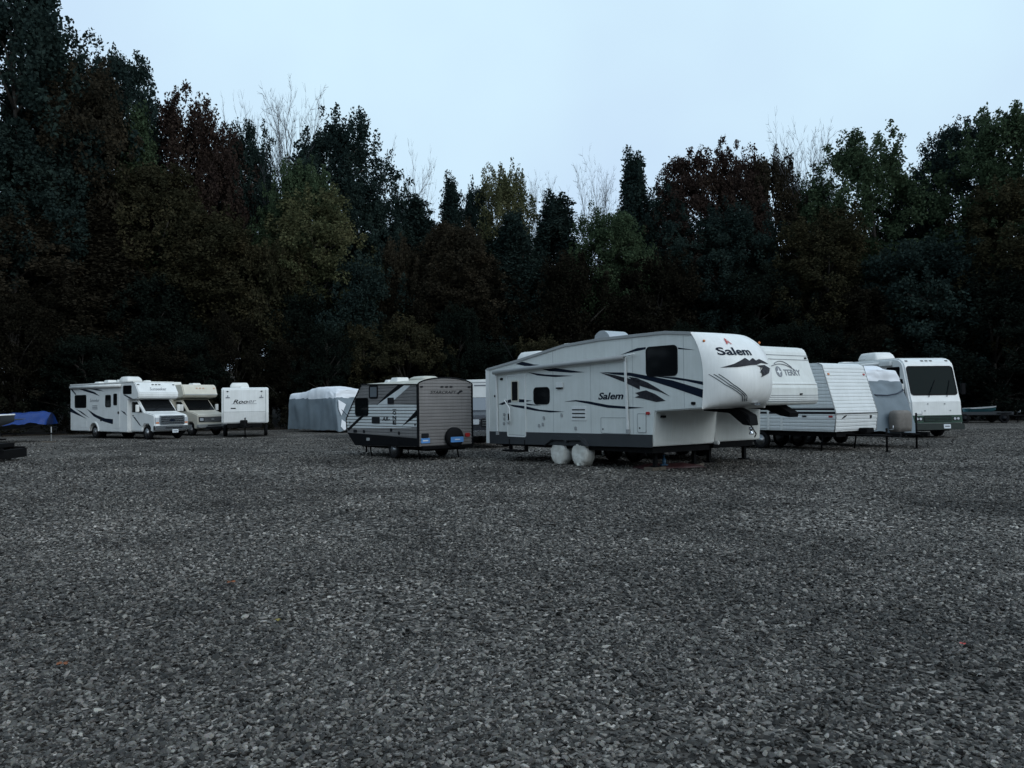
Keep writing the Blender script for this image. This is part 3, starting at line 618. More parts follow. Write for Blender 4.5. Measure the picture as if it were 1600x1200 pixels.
for p in (rrect(1.39, 0.95, 2.34, 1.35, 0.03), rrect(2.75, 1.0, 3.03, 1.46, 0.04)):
    h = a.prism('storage_door', p, 'side', 0, -0.012, 'white_side'); xs_ = [q[0] for q in p]; zs_ = [q[1] for q in p]
    a.ring('hatch_frame', rrect(min(xs_)-0.015, min(zs_)-0.015, max(xs_)+0.015, max(zs_)+0.015, 0.04), rrect(min(xs_), min(zs_), max(xs_), max(zs_), 0.035), 'side', 0.002, -0.016, 'grey_trim', h)
    a.prism('hatch_lock', rrect(min(xs_)+0.05, min(zs_)+0.08, min(xs_)+0.09, min(zs_)+0.12, 0.015), 'side', -0.01, -0.022, 'black_trim', h)
for u, z, m in ((3.11, 1.48, 'red_lens'), (4.59, 1.72, 'black_trim'), (-3.12, 2.53, 'black_trim'), (-3.45, 2.0, 'black_trim')):
    a.prism('marker_light', rrect(u-0.06, z-0.035, u+0.06, z+0.035, 0.03), 'side', 0, -0.03, m)
for u, z in ((-1.05, 1.33), (-0.25, 1.42), (-1.1, 1.14), (-1.28, 1.10), (0.35, 1.05), (-3.0, 1.42), (-3.0, 1.28), (-3.02, 1.14)):
    a.prism('service_port', rrect(u-0.045, z-0.05, u+0.045, z+0.05, 0.03), 'side', 0, -0.02, 'grey_trim')
for u, z0, z1 in ((-0.62, 0.93, 3.25), (0.98, 0.93, 2.80), (2.58, 0.95, 3.40), (4.30, 1.62, 3.36)): a.decal('panel_seam', rect(u-0.006, z0, u+0.006, z1), 'grey_trim', t=0.0015)
# awning
aw = a.tube('awning_roll', [(-3.43, -0.10, 2.74), (-0.5, -0.10, 2.84), (2.36, -0.10, 2.93)], 0.065, 'grey_trim', seg=12)
for u0, u1, zt, zb in ((-3.37, -3.33, 2.74, 0.80), (2.35, 2.42, 2.93, 0.96)):
    a.prism('awning_arm', [(u1-0.03, zb), (u1+0.03, zb), (u0+0.03, zt), (u0-0.03, zt)], 'side', -0.06, -0.02, 'white_gel', aw); a.box('arm_foot', u1-0.05, -0.065, zb-0.02, u1+0.05, 0.0, zb+0.10, 'grey_trim', aw)
a.tube('awning_rod', [(2.36, -0.10, 2.95), (2.75, -0.10, 3.0)], 0.02, 'white_gel', aw)
# swooshes
SW = [[(-2.39, 2.97), (-2.06, 3.03), (-1.51, 2.92), (-1.2, 2.89), (-1.45, 2.87), (-1.94, 2.89)], [(-1.09, 2.76), (-0.5, 2.77), (0.76, 2.6), (0.17, 2.61), (-0.79, 2.69)],
      [(-1.82, 2.70), (-0.97, 2.6), (0.27, 2.52), (-0.51, 2.51), (-1.33, 2.58)], [(-3.31, 1.74), (-2.87, 1.85), (-2.86, 1.78), (-3.1, 1.72)],
      [(-1.88, 1.86), (-1.59, 1.84), (-1.88, 1.81)], [(-1.88, 1.76), (-1.17, 1.69), (-1.66, 1.70), (-1.88, 1.72)],
      [(-1.88, 1.67), (-1.23, 1.57), (-0.11, 1.51), (-0.76, 1.49), (-1.47, 1.54), (-1.88, 1.59)],
      [(-0.13, 1.8), (0.37, 1.84), (0.89, 1.8), (1.7, 1.69), (2.37, 1.65), (2.98, 1.62), (2.37, 1.59), (1.65, 1.62), (0.89, 1.73), (0.37, 1.80)],
      [(2.16, 3.01), (2.77, 3.15), (3.06, 3.155), (3.06, 3.10), (2.63, 3.06)], [(4.13, 3.08), (4.66, 2.99), (4.14, 3.04)],
      [(1.40, 2.58), (2.48, 2.53), (3.28, 2.40), (3.92, 2.29), (4.89, 2.04), (4.88, 1.84), (4.04, 2.08), (3.28, 2.28), (2.52, 2.44), (1.91, 2.50)],
      [(3.33, 2.41), (4.04, 2.36), (4.88, 2.23), (4.89, 2.15), (4.36, 2.26), (3.71, 2.35)]]
for p in SW: a.decal('swoosh', p, 'navy')
for p in ([(-2.80, 1.87), (-2.62, 1.89), (-2.62, 1.79), (-2.80, 1.78)], [(-2.22, 1.89), (-1.96, 1.88), (-1.96, 1.79), (-2.22, 1.80)], [(-2.80, 1.74), (-1.96, 1.68), (-1.96, 1.60), (-2.5, 1.66)]): a.decal('swoosh', p, 'navy', base=-0.018, parent=dr)
for p in ([(1.35, 2.575), (1.96, 2.48), (2.33, 2.40), (2.84, 2.31), (2.83, 2.08), (2.33, 2.27)], [(2.43, 2.42), (2.71, 2.39), (3.1, 2.26), (3.41, 2.12), (3.85, 1.9), (3.49, 2.02), (2.86, 2.17), (2.80, 2.22)],
          [(2.90, 2.04), (3.05, 2.06), (3.36, 1.96), (3.7, 1.79), (3.4, 1.76), (2.87, 1.86), (2.65, 1.89), (2.81, 1.93), (2.67, 2.0)]): a.decal('mountain_print', p, 'rock_print', t=0.007)
a.text('lettering', 'Salem', 1.28, 2.24, 1.84, 'side', 'navy', shear=0.25, bold=0.025, height=0.19)
# roof things
a.ac(-3.35, -2.05, 0.75, 1.65, 3.0, 0.40, grille=False); a.vent(-1.20, -0.55, 0.8, 1.5, 3.32, 0.22)
bm = bmesh.new(); pr = [(0.26, 3.38)]+[(0.6-0.36*math.cos(R(q)), 3.44+0.36*math.sin(R(q))) for q in range(40, 181, 14)]+[(0.96, 3.40)]
a.prism('roof_dome', pr, 'side', 0.8, 1.6, 'alu')
a.tube('antenna', [(-2.77, 0.3, 3.0), (-3.1, 0.3, 3.35), (-3.42, 0.3, 3.72)], 0.008, 'black_metal', seg=4)
# wheels in cloth covers
for u in (-0.46, 0.46):
    w = a.wheel(u, 0.20, 0.335, 0.22); a.wheel(u, 2.2, 0.335, 0.22)
    bm = bmesh.new(); add_lathe(bm, [(0.02, -0.15), (0.12, -0.16), (0.22, -0.165), (0.29, -0.15), (0.325, -0.11), (0.335, 0.0), (0.33, 0.12), (0.31, 0.16)], (u, 0.15, 0.33), 'Y', 48)
    for v in bm.verts:
        c = Vector((u, 0.14, 0.35)); d = (v.co-c).normalized(); n = mnoise.noise(v.co*6+Vector((u*9, 0, 0)))*0.02+abs(mnoise.noise(Vector((v.co.x*16, v.co.y*5, v.co.z*4))))*0.03; v.co += d*n
        if v.co.z < 0.06: v.co.y -= 0.05*(0.06-v.co.z)/0.06; v.co.z = 0.012+0.02*abs(mnoise.noise(v.co*20))
    from_bm('wheel_cover', bm, 'wheel_cloth', w, True)
a.prism('fender', [(-0.98, 0.52), (-0.80, 0.74), (-0.5, 0.82), (0.5, 0.84), (0.78, 0.76), (0.92, 0.56), (0.78, 0.60), (0.62, 0.72), (0.05, 0.70), (0, 0.62), (-0.05, 0.70), (-0.62, 0.70), (-0.8, 0.60)], 'side', -0.10, 0.02, 'grey_skirt', bevel=0.012)
a.box('wheel_well', -0.85, 0.42, 0.30, 0.85, 0.5, 0.70, 'black_metal')
for d in (0.45, 1.95):
    lg = a.box('landing_leg', 2.85, d-0.045, 0.12, 2.94, d+0.045, 0.66, 'black_metal'); a.box('leg_foot', 2.78, d-0.12, 0.095, 3.01, d+0.12, 0.12, 'black_metal', lg)
def w_of(v, p):
    h = v.o.rotation_euler.z; x, y = p[0], v.inn*p[1]
    return (v.o.location.x+x*math.cos(h)-y*math.sin(h), v.o.location.y+x*math.sin(h)+y*math.cos(h))
for i, d in enumerate((0.45, 1.95)):
    x, y = w_of(a, (2.90, d)); b = V('wood_block', ('weathered timber block under the near landing leg of the large white fifth-wheel', 'weathered timber block under the far landing leg of the large white fifth-wheel')[i], 'block', (x, y), -53+8*i, 1, 0.3)
    for k in range(2):
        pl = b.box('plank', -0.16, -0.26+0.27*k, 0.0, 0.16, -0.01+0.25*k, 0.088+0.003*k, 'wood', bevel=0.006)
# red tarp and blue jack on the gravel
vs, fs = [], []; nx, ny = 26, 10
for i in range(nx+1):
    for j in range(ny+1):
        u = i/nx; v = j/ny; e = min(1, 6*min(u, 1-u, v, 1-v)+0.05)
        z = 0.02+e*(0.07+0.07*mnoise.noise((u*5, v*3, 1))+0.05*abs(mnoise.noise((u*11, v*6, 4))))
        vs.append((3.35+1.75*u+0.1*mnoise.noise((u*3, v*2, 7))-0.15*v, 21.35+0.28*u+0.62*v+0.1*mnoise.noise((u*4, v*3, 2)), z))
for i in range(nx):
    for j in range(ny): p = i*(ny+1)+j; fs.append((p, p+ny+1, p+ny+2, p+1))
o = raw('tarp', vs, fs, 'tarp_red', None, True); sm = o.modifiers.new('thick', 'SOLIDIFY'); sm.thickness = 0.012; tag(o, 'crumpled dark red tarp lying on the gravel under the large white nose', 'tarp')
b = V('bottle_jack', 'small blue jack standing on the crumpled red tarp', 'jack', (3.98, 21.62), 10, 1, 0.2); b.o.location.z = 0.09
b.box('base', -0.09, -0.07, 0.0, 0.09, 0.07, 0.03, 'jack_blue', bevel=0.005); bm = bmesh.new(); add_lathe(bm, [(0.045, 0.03), (0.05, 0.05), (0.05, 0.17), (0.025, 0.18), (0.025, 0.25), (0.05, 0.255), (0.05, 0.28)], (0, 0, 0), 'Z', 14); from_bm('ram', bm, 'jack_blue', b.o, True)

# ---- taupe striped travel trailer
a = V('travel_trailer', 'small taupe and white ribbed travel trailer with black slashes and rear spare wheel', 'camper', (-3.94, 26.80), 129, -1, 2.08)
UR = -1.58
prof = [(UR, 0.45), (UR, 2.38), (2.0, 2.47), (2.62, 1.85), (3.12, 1.27), (3.08, 0.79), (2.48, 0.36)]
a.prism('body', prof, 'side', 0.0, 2.08, 'taupe')
arch = [(1.04+1.06*math.sin(R(q)), 2.36+0.24*(math.cos(R(q)))) for q in range(-90, 91, 10)]
bm = bmesh.new(); add_prism(bm, [a.front((p[0], p[1]), UR+0.025) for p in arch], [a.front((p[0], 2.45+(p[1]-2.36)*0.35), 2.02) for p in arch]); from_bm('roof', bm, 'roof_membrane', a.o)
upper = [(UR, 1.76), (2.66, 1.82), (2.0, 2.47), (UR, 2.38)]; band = [(UR, 1.05), (3.06, 0.93), (3.12, 1.27), (2.66, 1.82), (UR, 1.76)]; lowp = [(UR, 0.72), (3.07, 0.80), (3.07, 0.93), (UR, 1.05)]
a.siding('upper_siding', [upper], 'taupe'); a.siding('white_siding', [band], 'white_alu'); a.siding('lower_siding', [lowp], 'taupe')
a.decal('lower_panel', [(UR, 0.46), (2.5, 0.365), (3.07, 0.79), (UR, 0.71)], 'black_trim', t=0.012)
rear = [(0.0, 0.47), (2.08, 0.47), (2.08, 2.38)]+[(p[0], p[1]-0.015) for p in arch[::-1] if 0.02 < p[0] < 2.06]+[(0.0, 2.38)]
a.siding('rear_siding', [rear], 'taupe', 'front', UR, -1)
a.prism('rear_wall', rear, 'front', UR-0.001, UR+0.02, 'taupe')
for d in (0, 2.08): a.box('corner_trim', UR-0.03, d-0.03, 0.45, UR+0.03, d+0.03, 2.40, 'black_trim')
a.tube('roof_trim', [(UR-0.02, p[0], p[1]+0.01) for p in arch], 0.022, 'black_trim', seg=5); a.tube('roof_trim', [(UR, -0.01, 2.385), (2.0, -0.01, 2.475), (2.62, -0.01, 1.86), (3.13, -0.01, 1.28), (3.09, -0.01, 0.8)], 0.028, 'black_trim', seg=5)
TB = -0.016
a.decal('slash', [(-0.42, 2.40), (-0.82, 2.39), (0.98, 1.75), (0.30, 2.10)], 'black_trim', base=TB); a.decal('white_slash', [(-0.72, 2.385), (-1.18, 2.37), (-0.17, 1.92), (0.27, 1.78), (0.89, 1.78)], 'white_alu', t=0.002, base=TB)
a.decal('slash', [(UR, 1.62), (UR, 1.42), (-0.66, 1.08)], 'black_trim', base=TB); a.decal('slash', [(3.05, 0.93), (2.95, 0.86), (1.54, 1.52), (2.2, 1.33)], 'black_trim', base=TB)
a.window(2.42, 1.98, 1.56, 1.42, base=TB, r=0.08); a.window(1.40, 2.38, 0.93, 2.04, base=TB, r=0.03, glass='glass_grey', fr=0.06)
a.prism('hatch', rrect(1.28, 1.36, 0.76, 1.14, 0.03), 'side', TB, TB-0.014, 'charcoal'); a.prism('furnace_vent', rrect(0.20, 2.0, -0.16, 1.80, 0.02), 'side', TB, TB-0.03, 'charcoal')
a.text('lettering', 'AR-', 0.60, 0.10, 1.24, 'side', 'charcoal', base=TB, flip=-1, bold=0.02, height=0.13, shear=0.15); 
for k, ch in enumerate('ONE'): a.text('lettering', ch, -0.08, -0.30, 1.44-0.16*k, 'side', 'charcoal', base=TB, flip=-1, bold=0.03, height=0.125)
a.prism('letter_bar', rect(-0.07, 1.60, -0.31, 1.62), 'side', TB, TB-0.004, 'charcoal')
for u, z in ((2.87, 1.15), (-1.43, 1.12)): a.decal('arrow_mark', [(u-0.06, z+0.03), (u+0.06, z+0.03), (u, z-0.04)], 'charcoal', base=TB)
for u, z, q in ((1.84, 0.86, 0.06), (0.02, 0.94, 0.06), (-0.47, 0.85, 0.05), (2.47, 0.86, 0.12), (1.56, 0.60, 0.10)): a.prism('service_port', rrect(u-q, z-0.05, u+q, z+0.05, 0.02), 'side', TB+0.004, TB-0.014, 'grey_trim' if q == 0.10 else 'charcoal')
RB = UR-0.016
def rdecal(name, poly, m, t=0.006, parent=None): return a.prism(name, poly, 'front', RB+0.003, RB-t, m, parent)
a.text('lettering', 'STARCRAFT', 0.46, 1.46, 2.105, 'front', 'charcoal', base=RB, height=0.085, shear=0.2, bold=0.01)
rdecal('emblem', [(1.48, 2.12), (1.54, 2.08), (1.60, 2.13), (1.72, 2.17), (1.66, 2.21), (1.58, 2.19), (1.54, 2.15)], 'charcoal')
for d in (0.13, 0.90, 1.08, 1.25, 1.97): rdecal('marker_light', rrect(d-0.05, 2.30, d+0.05, 2.345, 0.02), 'charcoal', 0.025)
bm = bmesh.new(); add_lathe(bm, [(0.18, 0.02), (0.29, 0.0), (0.325, -0.04), (0.325, -0.16), (0.28, -0.2), (0.05, -0.205)], (UR-0.03, a.inn*1.28, 0.70), 'X', 28); sw = from_bm('spare_wheel', bm, 'rubber', a.o, True)
a.prism('wheel_label', rrect(1.07, 0.55, 1.56, 0.72, 0.02), 'front', UR-0.23, UR-0.245, 'blue_label', sw); a.prism('label_text', rect(1.22, 0.62, 1.42, 0.65), 'front', UR-0.244, UR-0.25, 'plate_white', sw)
tl = rdecal('tail_light', rrect(0.11, 0.72, 0.36, 0.86, 0.04), 'charcoal', 0.04); rdecal('license_plate', rrect(0.09, 0.55, 0.41, 0.71, 0.01), 'blue_label', 0.02); rdecal('plate_text', rect(0.15, 0.61, 0.35, 0.65), 'plate_white', 0.023)
rdecal('tail_light', rrect(1.78, 0.70, 1.96, 0.82, 0.04), 'red_lens', 0.04)
a.box('bumper', UR-0.14, 0.1, 0.36, UR-0.02, 1.98, 0.46, 'black_metal'); a.box('chassis', UR, 0.3, 0.30, 2.6, 1.8, 0.44, 'black_metal')
a.wheel(0.0, 0.14, 0.31, 0.2); a.wheel(0.0, 1.94, 0.31, 0.2)
a.prism('fender', [(-0.5, 0.45), (-0.40, 0.62), (-0.2, 0.70), (0.2, 0.70), (0.40, 0.62), (0.5, 0.45)], 'side', -0.03, 0.02, 'black_trim')
for d in (0.3, 1.8):
    for u in (-1.2, 1.9): a.tube('stabilizer_jack', [(u, d, 0.02), (u+0.1, d, 0.4)], 0.025, 'black_metal', seg=5)
a.tongue(2.6, 3.95, 0.42); a.vent(0.9, 1.45, 0.75, 1.3, 2.54, 0.16, 'white_plastic'); a.vent(1.6, 1.95, 0.8, 1.3, 2.50, 0.14)
a.ac(-0.75, 0.2, 0.75, 1.4, 2.55, 0.15, 'roof_membrane', False)

# ---- cab-over motorhomes
def cab(a, m, old=False):
    w = a.w; c0, c1 = 0.2, w-0.2
    hz = 1.30 if not old else 1.26
    body = [(-1.6, 0.42), (-1.6, 2.24), (-0.98, 2.24), (-0.22, 1.52), (0.68, hz+0.06), (0.80, hz-0.02), (0.86, 0.62), (0.80, 0.45), (0.42, 0.42), (0.40, 0.66), (0.22, 0.84), (-0.22, 0.84), (-0.40, 0.66), (-0.42, 0.42)]
    a.prism('cab', body, 'side', c0, c1, m, bevel=0.05, seg=3)
    ws = a.slab('windscreen', [(-0.91, c0+0.13, 2.19), (-0.91, c1-0.13, 2.19), (-0.22, c1-0.10, 1.545), (-0.22, c0+0.10, 1.545)], 0.02, 'glass_dark')
    a.tube('wiper', [(-0.18, c0+0.5, 1.55), (-0.45, c0+1.0, 1.80)], 0.012, 'black_trim', ws)
    for d, s in ((c0, -1), (c1, 1)):
        dw = a.prism('side_window', [(-1.45, 1.50), (-0.42, 1.50), (-0.92, 2.08), (-1.45, 2.08)], 'side', d-s*0.01, d+s*0.012, 'glass_dark')
        mi = a.box('mirror', -0.55, d+s*0.14, 1.52, -0.45, d+s*0.34, 1.92, 'white_plastic', bevel=0.02); a.tube('mirror_arm', [(-0.5, d, 1.62), (-0.5, d+s*0.18, 1.62)], 0.015, 'black_trim', mi)
        a.wheel(0, d-s*0.14, 0.38, 0.24, 'alu')
        a.prism('wheel_well', [(0.40*math.cos(R(q)), 0.40+0.42*math.sin(R(q))) for q in range(0, 181, 15)], 'side', d-s*0.32, d-s*0.30, 'black_metal')
        a.prism('door_handle', rect(-1.42, 1.30, -1.28, 1.34), 'side', d-s*0.004, d+s*0.02, 'black_trim')
    f = 0.862
    if not old:
        g = a.prism('grille', rrect(0.50, 0.84, 1.90, 1.27, 0.05), 'front', f-0.05, f+0.02, 'charcoal')
        a.ring('grille_frame', rrect(0.46, 0.80, 1.94, 1.31, 0.06), rrect(0.53, 0.87, 1.87, 1.24, 0.05), 'front', f-0.05, f+0.05, 'chrome', g)
        for k in range(3): a.prism('grille_bar', rect(0.56, 0.92+0.11*k, 1.84, 0.965+0.11*k), 'front', f, f+0.04, 'chrome', g)
        a.prism('emblem', [(1.2+0.15*math.cos(R(q)), 1.05+0.06*math.sin(R(q))) for q in range(0, 360, 24)], 'front', f+0.03, f+0.06, 'navy', g)
        for d in (0.34, 2.06):
            h = a.prism('headlight', rrect(d-0.11, 0.86, d+0.11, 1.20, 0.04), 'front', f-0.07, f+0.005, 'lens'); a.prism('turn_lens', rect(d-0.09, 0.88, d+0.09, 0.95), 'front', f, f+0.012, 'amber', h)
    else:
        g = a.prism('grille', rrect(0.26, 0.84, w-0.26, 1.14, 0.03), 'front', f-0.05, f+0.015, 'charcoal')
        for k in range(4): a.prism('grille_bar', rect(0.60, 0.875+0.065*k, w-0.60, 0.895+0.065*k), 'front', f, f+0.03, 'grey_trim', g)
        a.prism('emblem', [(w/2+0.11*math.cos(R(q)), 1.0+0.05*math.sin(R(q))) for q in range(0, 360, 24)], 'front', f+0.02, f+0.04, 'grey_trim', g)
        for d in (0.42, w-0.42): a.prism('headlight', rrect(d-0.12, 0.90, d+0.12, 1.08, 0.03), 'front', f, f+0.03, 'lens')
    bp = a.prism('bumper', rrect(0.10, 0.50, w-0.10, 0.76 if not old else 0.70, 0.05), 'front', f-0.02, f+0.20, 'chrome' if not old else 'grey_trim', bevel=0.02)
    a.prism('bumper_strip', rect(0.70, 0.60, w-0.70, 0.66), 'front', f+0.19, f+0.21, 'charcoal', bp)
    pl = a.prism('license_plate', rrect(1.10, 0.36, 1.45, 0.54, 0.01), 'front', f+0.20, f+0.22, 'plate_white' if not old else 'charcoal')
    if not old: a.prism('plate_text', rect(1.15, 0.42, 1.40, 0.48), 'front', f+0.219, f+0.224, 'grey_print', pl)
a = V('motorhome', 'white cab-over motorhome with navy side swooshes and a chrome grille', 'motorhome', (-20.28, 44.99), -36, 1, 2.4)
prof = [(-8.1, 0.42), (-8.1, 3.16), (-0.95, 3.19), (-0.78, 3.10), (-0.42, 2.58), (-0.44, 2.34), (-0.62, 2.23), (-1.57, 2.21), (-1.57, 0.38), (-4.72, 0.40), (-4.78, 0.66), (-4.98, 0.86), (-5.50, 0.86), (-5.72, 0.66), (-5.78, 0.41)]
a.prism('body', prof, 'side', 0, 2.4, 'white_gel', bevel=0.04)
a.prism('roof', [(-8.12, 3.15), (-8.12, 3.21), (-0.95, 3.235), (-0.95, 3.18)], 'side', -0.02, 2.42, 'white_plastic')
cab(a, 'white_gel')
for d, s in ((0.0, -1), (2.4, 1)):
    a.wheel(-5.25, d-s*0.16, 0.38, 0.24); a.wheel(-5.25, d-s*0.46, 0.38, 0.24)
    a.prism('fender_flare', [(-5.25+0.56*math.cos(R(q)), 0.42+0.56*math.sin(R(q))) for q in range(0, 181, 15)]+[(-5.25-0.48*math.cos(R(q)), 0.42+0.48*math.sin(R(q))) for q in range(0, 181, 15)], 'side', d-s*0.004, d+s*0.05, 'white_gel')
a.box('chassis', -7.9, 0.5, 0.28, 0.4, 1.9, 0.46, 'black_metal')
a.tube('awning_roll', [(-7.9, -0.08, 3.02), (-2.2, -0.08, 3.02)], 0.09, 'white_plastic', seg=10)
a.window(-7.5, 1.82, -6.2, 2.52); a.window(-3.95, 1.84, -3.40, 2.48)
dr = a.prism('door', rrect(-3.12, 0.62, -2.40, 2.66, 0.06), 'side', 0, -0.016, 'white_gel'); a.window(-3.02, 1.94, -2.70, 2.54, base=-0.016, r=0.04, parent=dr); a.box('door_handle', -2.56, -0.05, 1.42, -2.46, -0.014, 1.56, 'black_trim', dr)
a.window(-2.0, 2.56, -1.18, 2.98, r=0.05)
for p in ([(-8.08, 2.95), (-7.9, 2.95), (-7.35, 2.60), (-7.5, 2.58)], [(-7.1, 2.93), (-6.2, 2.88), (-5.2, 2.70), (-4.6, 2.45), (-5.4, 2.62), (-6.4, 2.78)], [(-5.8, 2.90), (-4.9, 2.88), (-4.1, 2.72), (-5.0, 2.80)],
          [(-6.1, 1.72), (-5.0, 1.36), (-4.0, 1.16), (-3.2, 1.12), (-2.6, 1.32), (-2.55, 0.90), (-3.25, 0.84), (-4.2, 0.98), (-5.3, 1.28)], [(-8.08, 1.80), (-7.3, 1.52), (-6.1, 1.12), (-6.9, 1.30), (-8.08, 1.55)],
          [(-7.4, 1.72), (-6.7, 1.55), (-5.8, 1.18), (-6.6, 1.42)], [(-2.3, 1.62), (-1.9, 1.52), (-1.6, 1.30), (-2.0, 1.46)], [(-2.05, 2.50), (-1.85, 2.50), (-1.02, 2.26), (-1.35, 2.26)]): a.decal('swoosh', p, 'navy')
a.decal('cab_swoosh', [(-1.4, 1.28), (-1.2, 1.24), (-0.5, 0.72), (-0.7, 0.78)], 'navy', base=0.2)
a.text('lettering', 'Sunseeker', -5.75, -4.65, 2.12, 'side', 'grey_print', shear=0.3, height=0.20)
for k in range(3): a.prism('louver', rect(-5.45, 1.70+0.09*k, -4.88, 1.735+0.09*k), 'side', 0, -0.014, 'grey_print')
def nose(p, t): return Vector((-0.78+(3.10-p[1])/0.52*0.36+t, p[0], p[1]))
a.text('lettering', 'Sunseeker', 0.72, 1.74, 2.72, nose, 'grey_print', base=0.004, out=1, shear=0.3, height=0.17, bold=0.012)
for d in (0.14, 1.0, 1.2, 1.4, 2.26): a.prism('marker_light', rrect(d-0.06, 3.035, d+0.06, 3.075, 0.02), nose, 0.0, 0.04, 'charcoal')
a.ac(-3.9, -2.9, 0.75, 1.65, 3.22, 0.36); a.vent(-5.8, -5.2, 0.8, 1.4, 3.22, 0.2); a.vent(-6.9, -6.3, 0.8, 1.5, 3.22, 0.13); a.vent(-4.6, -4.3, 0.9, 1.3, 3.22, 0.2); a.vent(-2.2, -1.8, 1.2, 1.6, 3.22, 0.10)
a.prism('hatch', rrect(-6.95, 0.62, -6.1, 0.98, 0.04), 'side', 0, -0.012, 'white_gel'); a.prism('fuel_door', rrect(-4.55, 1.0, -4.4, 1.24, 0.02), 'side', 0, -0.016, 'charcoal')
a.tube('entry_step', [(-3.1, -0.05, 0.36), (-2.45, -0.05, 0.36)], 0.04, 'black_metal', seg=5)

a = V('motorhome', 'older cream cab-over motorhome with a wide black grille between two white campers', 'motorhome', (-19.75, 49.75), -36, 1, 2.35)
prof = [(-5.8, 0.5), (-5.8, 3.08), (-0.62, 3.14), (-0.50, 3.02), (-0.30, 2.50), (-0.42, 2.36), (-1.57, 2.22), (-1.57, 0.45)]
a.prism('body', prof, 'side', 0, 2.35, 'cream', bevel=0.05); cab(a, 'cream', True)
for d, s in ((0.0, -1), (2.35, 1)): a.wheel(-4.2, d-s*0.10, 0.38, 0.24)
def nose2(p, t): return Vector((-0.50+(3.02-p[1])/0.52*0.20+t, p[0], p[1]))
for d in (0.95, 1.18, 1.41, 2.15): a.prism('marker_light', rrect(d-0.05, 2.90, d+0.05, 2.94, 0.02), nose2, 0, 0.04, 'amber')
a.prism('nose_trim', rect(0.05, 2.50, 2.30, 2.54), nose2, -0.004, 0.02, 'grey_trim')
a.window(-5.2, 1.6, -4.1, 2.4); a.vent(-1.5, -0.9, 1.0, 1.6, 3.11, 0.13); a.vent(-3.9, -3.0, 0.7, 1.6, 3.10, 0.26); a.box('bumper_bar', 1.0, 0.6, 0.42, 1.07, 1.75, 0.56, 'charcoal')

# ---- small white trailer beside the cream motorhome
a = V('travel_trailer', 'white boxy travel trailer with Roo lettering on its flat front beside the cream motorhome', 'camper', (-16.43, 46.3), -73, 1, 2.55)
a.prism('body', [(-4.3, 0.80), (-4.3, 2.80), (-0.10, 2.83), (0.02, 2.74), (0.06, 1.40), (-0.02, 0.80)], 'side', 0, 2.55, 'white_gel', bevel=0.05, seg=3)
def fr(p, t): return Vector((0.02+(2.74-p[1])/1.34*0.04+t, p[0], p[1]))
a.text('lettering', 'Roo', 0.62, 1.42, 1.92, fr, 'charcoal', base=0.003, out=1, shear=0.3, height=0.22, bold=0.02); a.decal('pinstripe', rect(0.55, 1.89, 1.9, 1.91), 'grey_print', plane=fr, base=0.003, t=-0.004)
a.text('lettering', 'er', 1.45, 1.88, 1.94, fr, 'grey_print', base=0.003, out=1, shear=0.3, height=0.16)
a.prism('marker_light', rrect(0.28, 2.58, 0.38, 2.64, 0.02), fr, 0, 0.03, 'charcoal'); a.prism('marker_light', rrect(2.12, 2.58, 2.22, 2.64, 0.02), fr, 0, 0.03, 'charcoal')
for d in (0.34, 2.16): a.prism('latch', [(d-0.12, 2.24), (d+0.12, 2.24), (d+0.1, 2.29), (d+0.02, 2.29), (d+0.02, 2.40), (d-0.02, 2.40), (d-0.02, 2.29), (d-0.1, 2.29)], fr, 0, 0.03, 'grey_print')
a.prism('badge', rect(0.50, 1.62, 0.76, 1.68), fr, 0, 0.012, 'charcoal'); a.prism('panel_seam', rect(0.10, 1.44, 2.40, 1.46), fr, -0.002, 0.012, 'grey_trim')
for d in (0.10, 2.38): a.prism('corner_trim', rect(d, 0.86, d+0.02, 2.70), fr, -0.002, 0.014, 'grey_trim')
a.ac(-1.7, -0.75, 0.45, 1.45, 2.83, 0.30); a.vent(-0.6, -0.3, 1.0, 1.5, 2.83, 0.10); a.box('chassis', -4.2, 0.3, 0.55, 0.0, 2.2, 0.80, 'black_metal')
for d, s in ((0, -1), (2.5, 1)): a.wheel(-2.9, d-s*0.1, 0.33, 0.2); a.wheel(-2.15, d-s*0.1, 0.33, 0.2)
a.tongue(-0.1, 1.15, 0.62, head=0.5); a.box('battery_box', 0.1, 1.0, 0.68, 0.4, 1.4, 0.98, 'black_metal', bevel=0.02)

# ---- second fifth-wheel, tucked behind the large one
a = V('fifth_wheel_trailer', 'white fifth-wheel camper with a flat nose and Terry lettering under a compass emblem', 'camper', (6.68, 21.60), -53, 1, 2.4)
a.prism('body', [(-7.2, 0.6), (-7.2, 3.18), (-0.62, 3.26), (-0.42, 3.22), (-0.34, 3.10), (-0.03, 2.22), (0.02, 2.10), (0.03, 1.72), (-0.04, 1.64), (-1.9, 1.60), (-1.95, 0.6)], 'side', 0, 2.4, 'white_side', bevel=0.03, seg=3)
def tn(p, t):
    z = p[1]; u = (-0.34+(3.10-z)/0.88*0.31 if z > 2.22 else -0.03+(2.22-z)/0.12*0.05 if z > 2.10 else 0.02)
    return Vector((u+t+0.004, p[0], z))
a.text('lettering', 'TERRY', 1.02, 1.78, 2.44, tn, 'grey_print', out=1, height=0.165, bold=0.02)
em = a.prism('emblem', [(0.80+0.13*math.cos(R(q)), 2.54+0.15*math.sin(R(q))) for q in range(0, 360, 20)], tn, 0, 0.006, 'grey_print')
a.prism('emblem_star', [(0.80+(0.11 if k % 2 == 0 else 0.035)*math.cos(R(90+45*k)), 2.54+(0.12 if k % 2 == 0 else 0.04)*math.sin(R(90+45*k))) for k in range(8)], tn, 0.005, 0.010, 'white_gel', em)
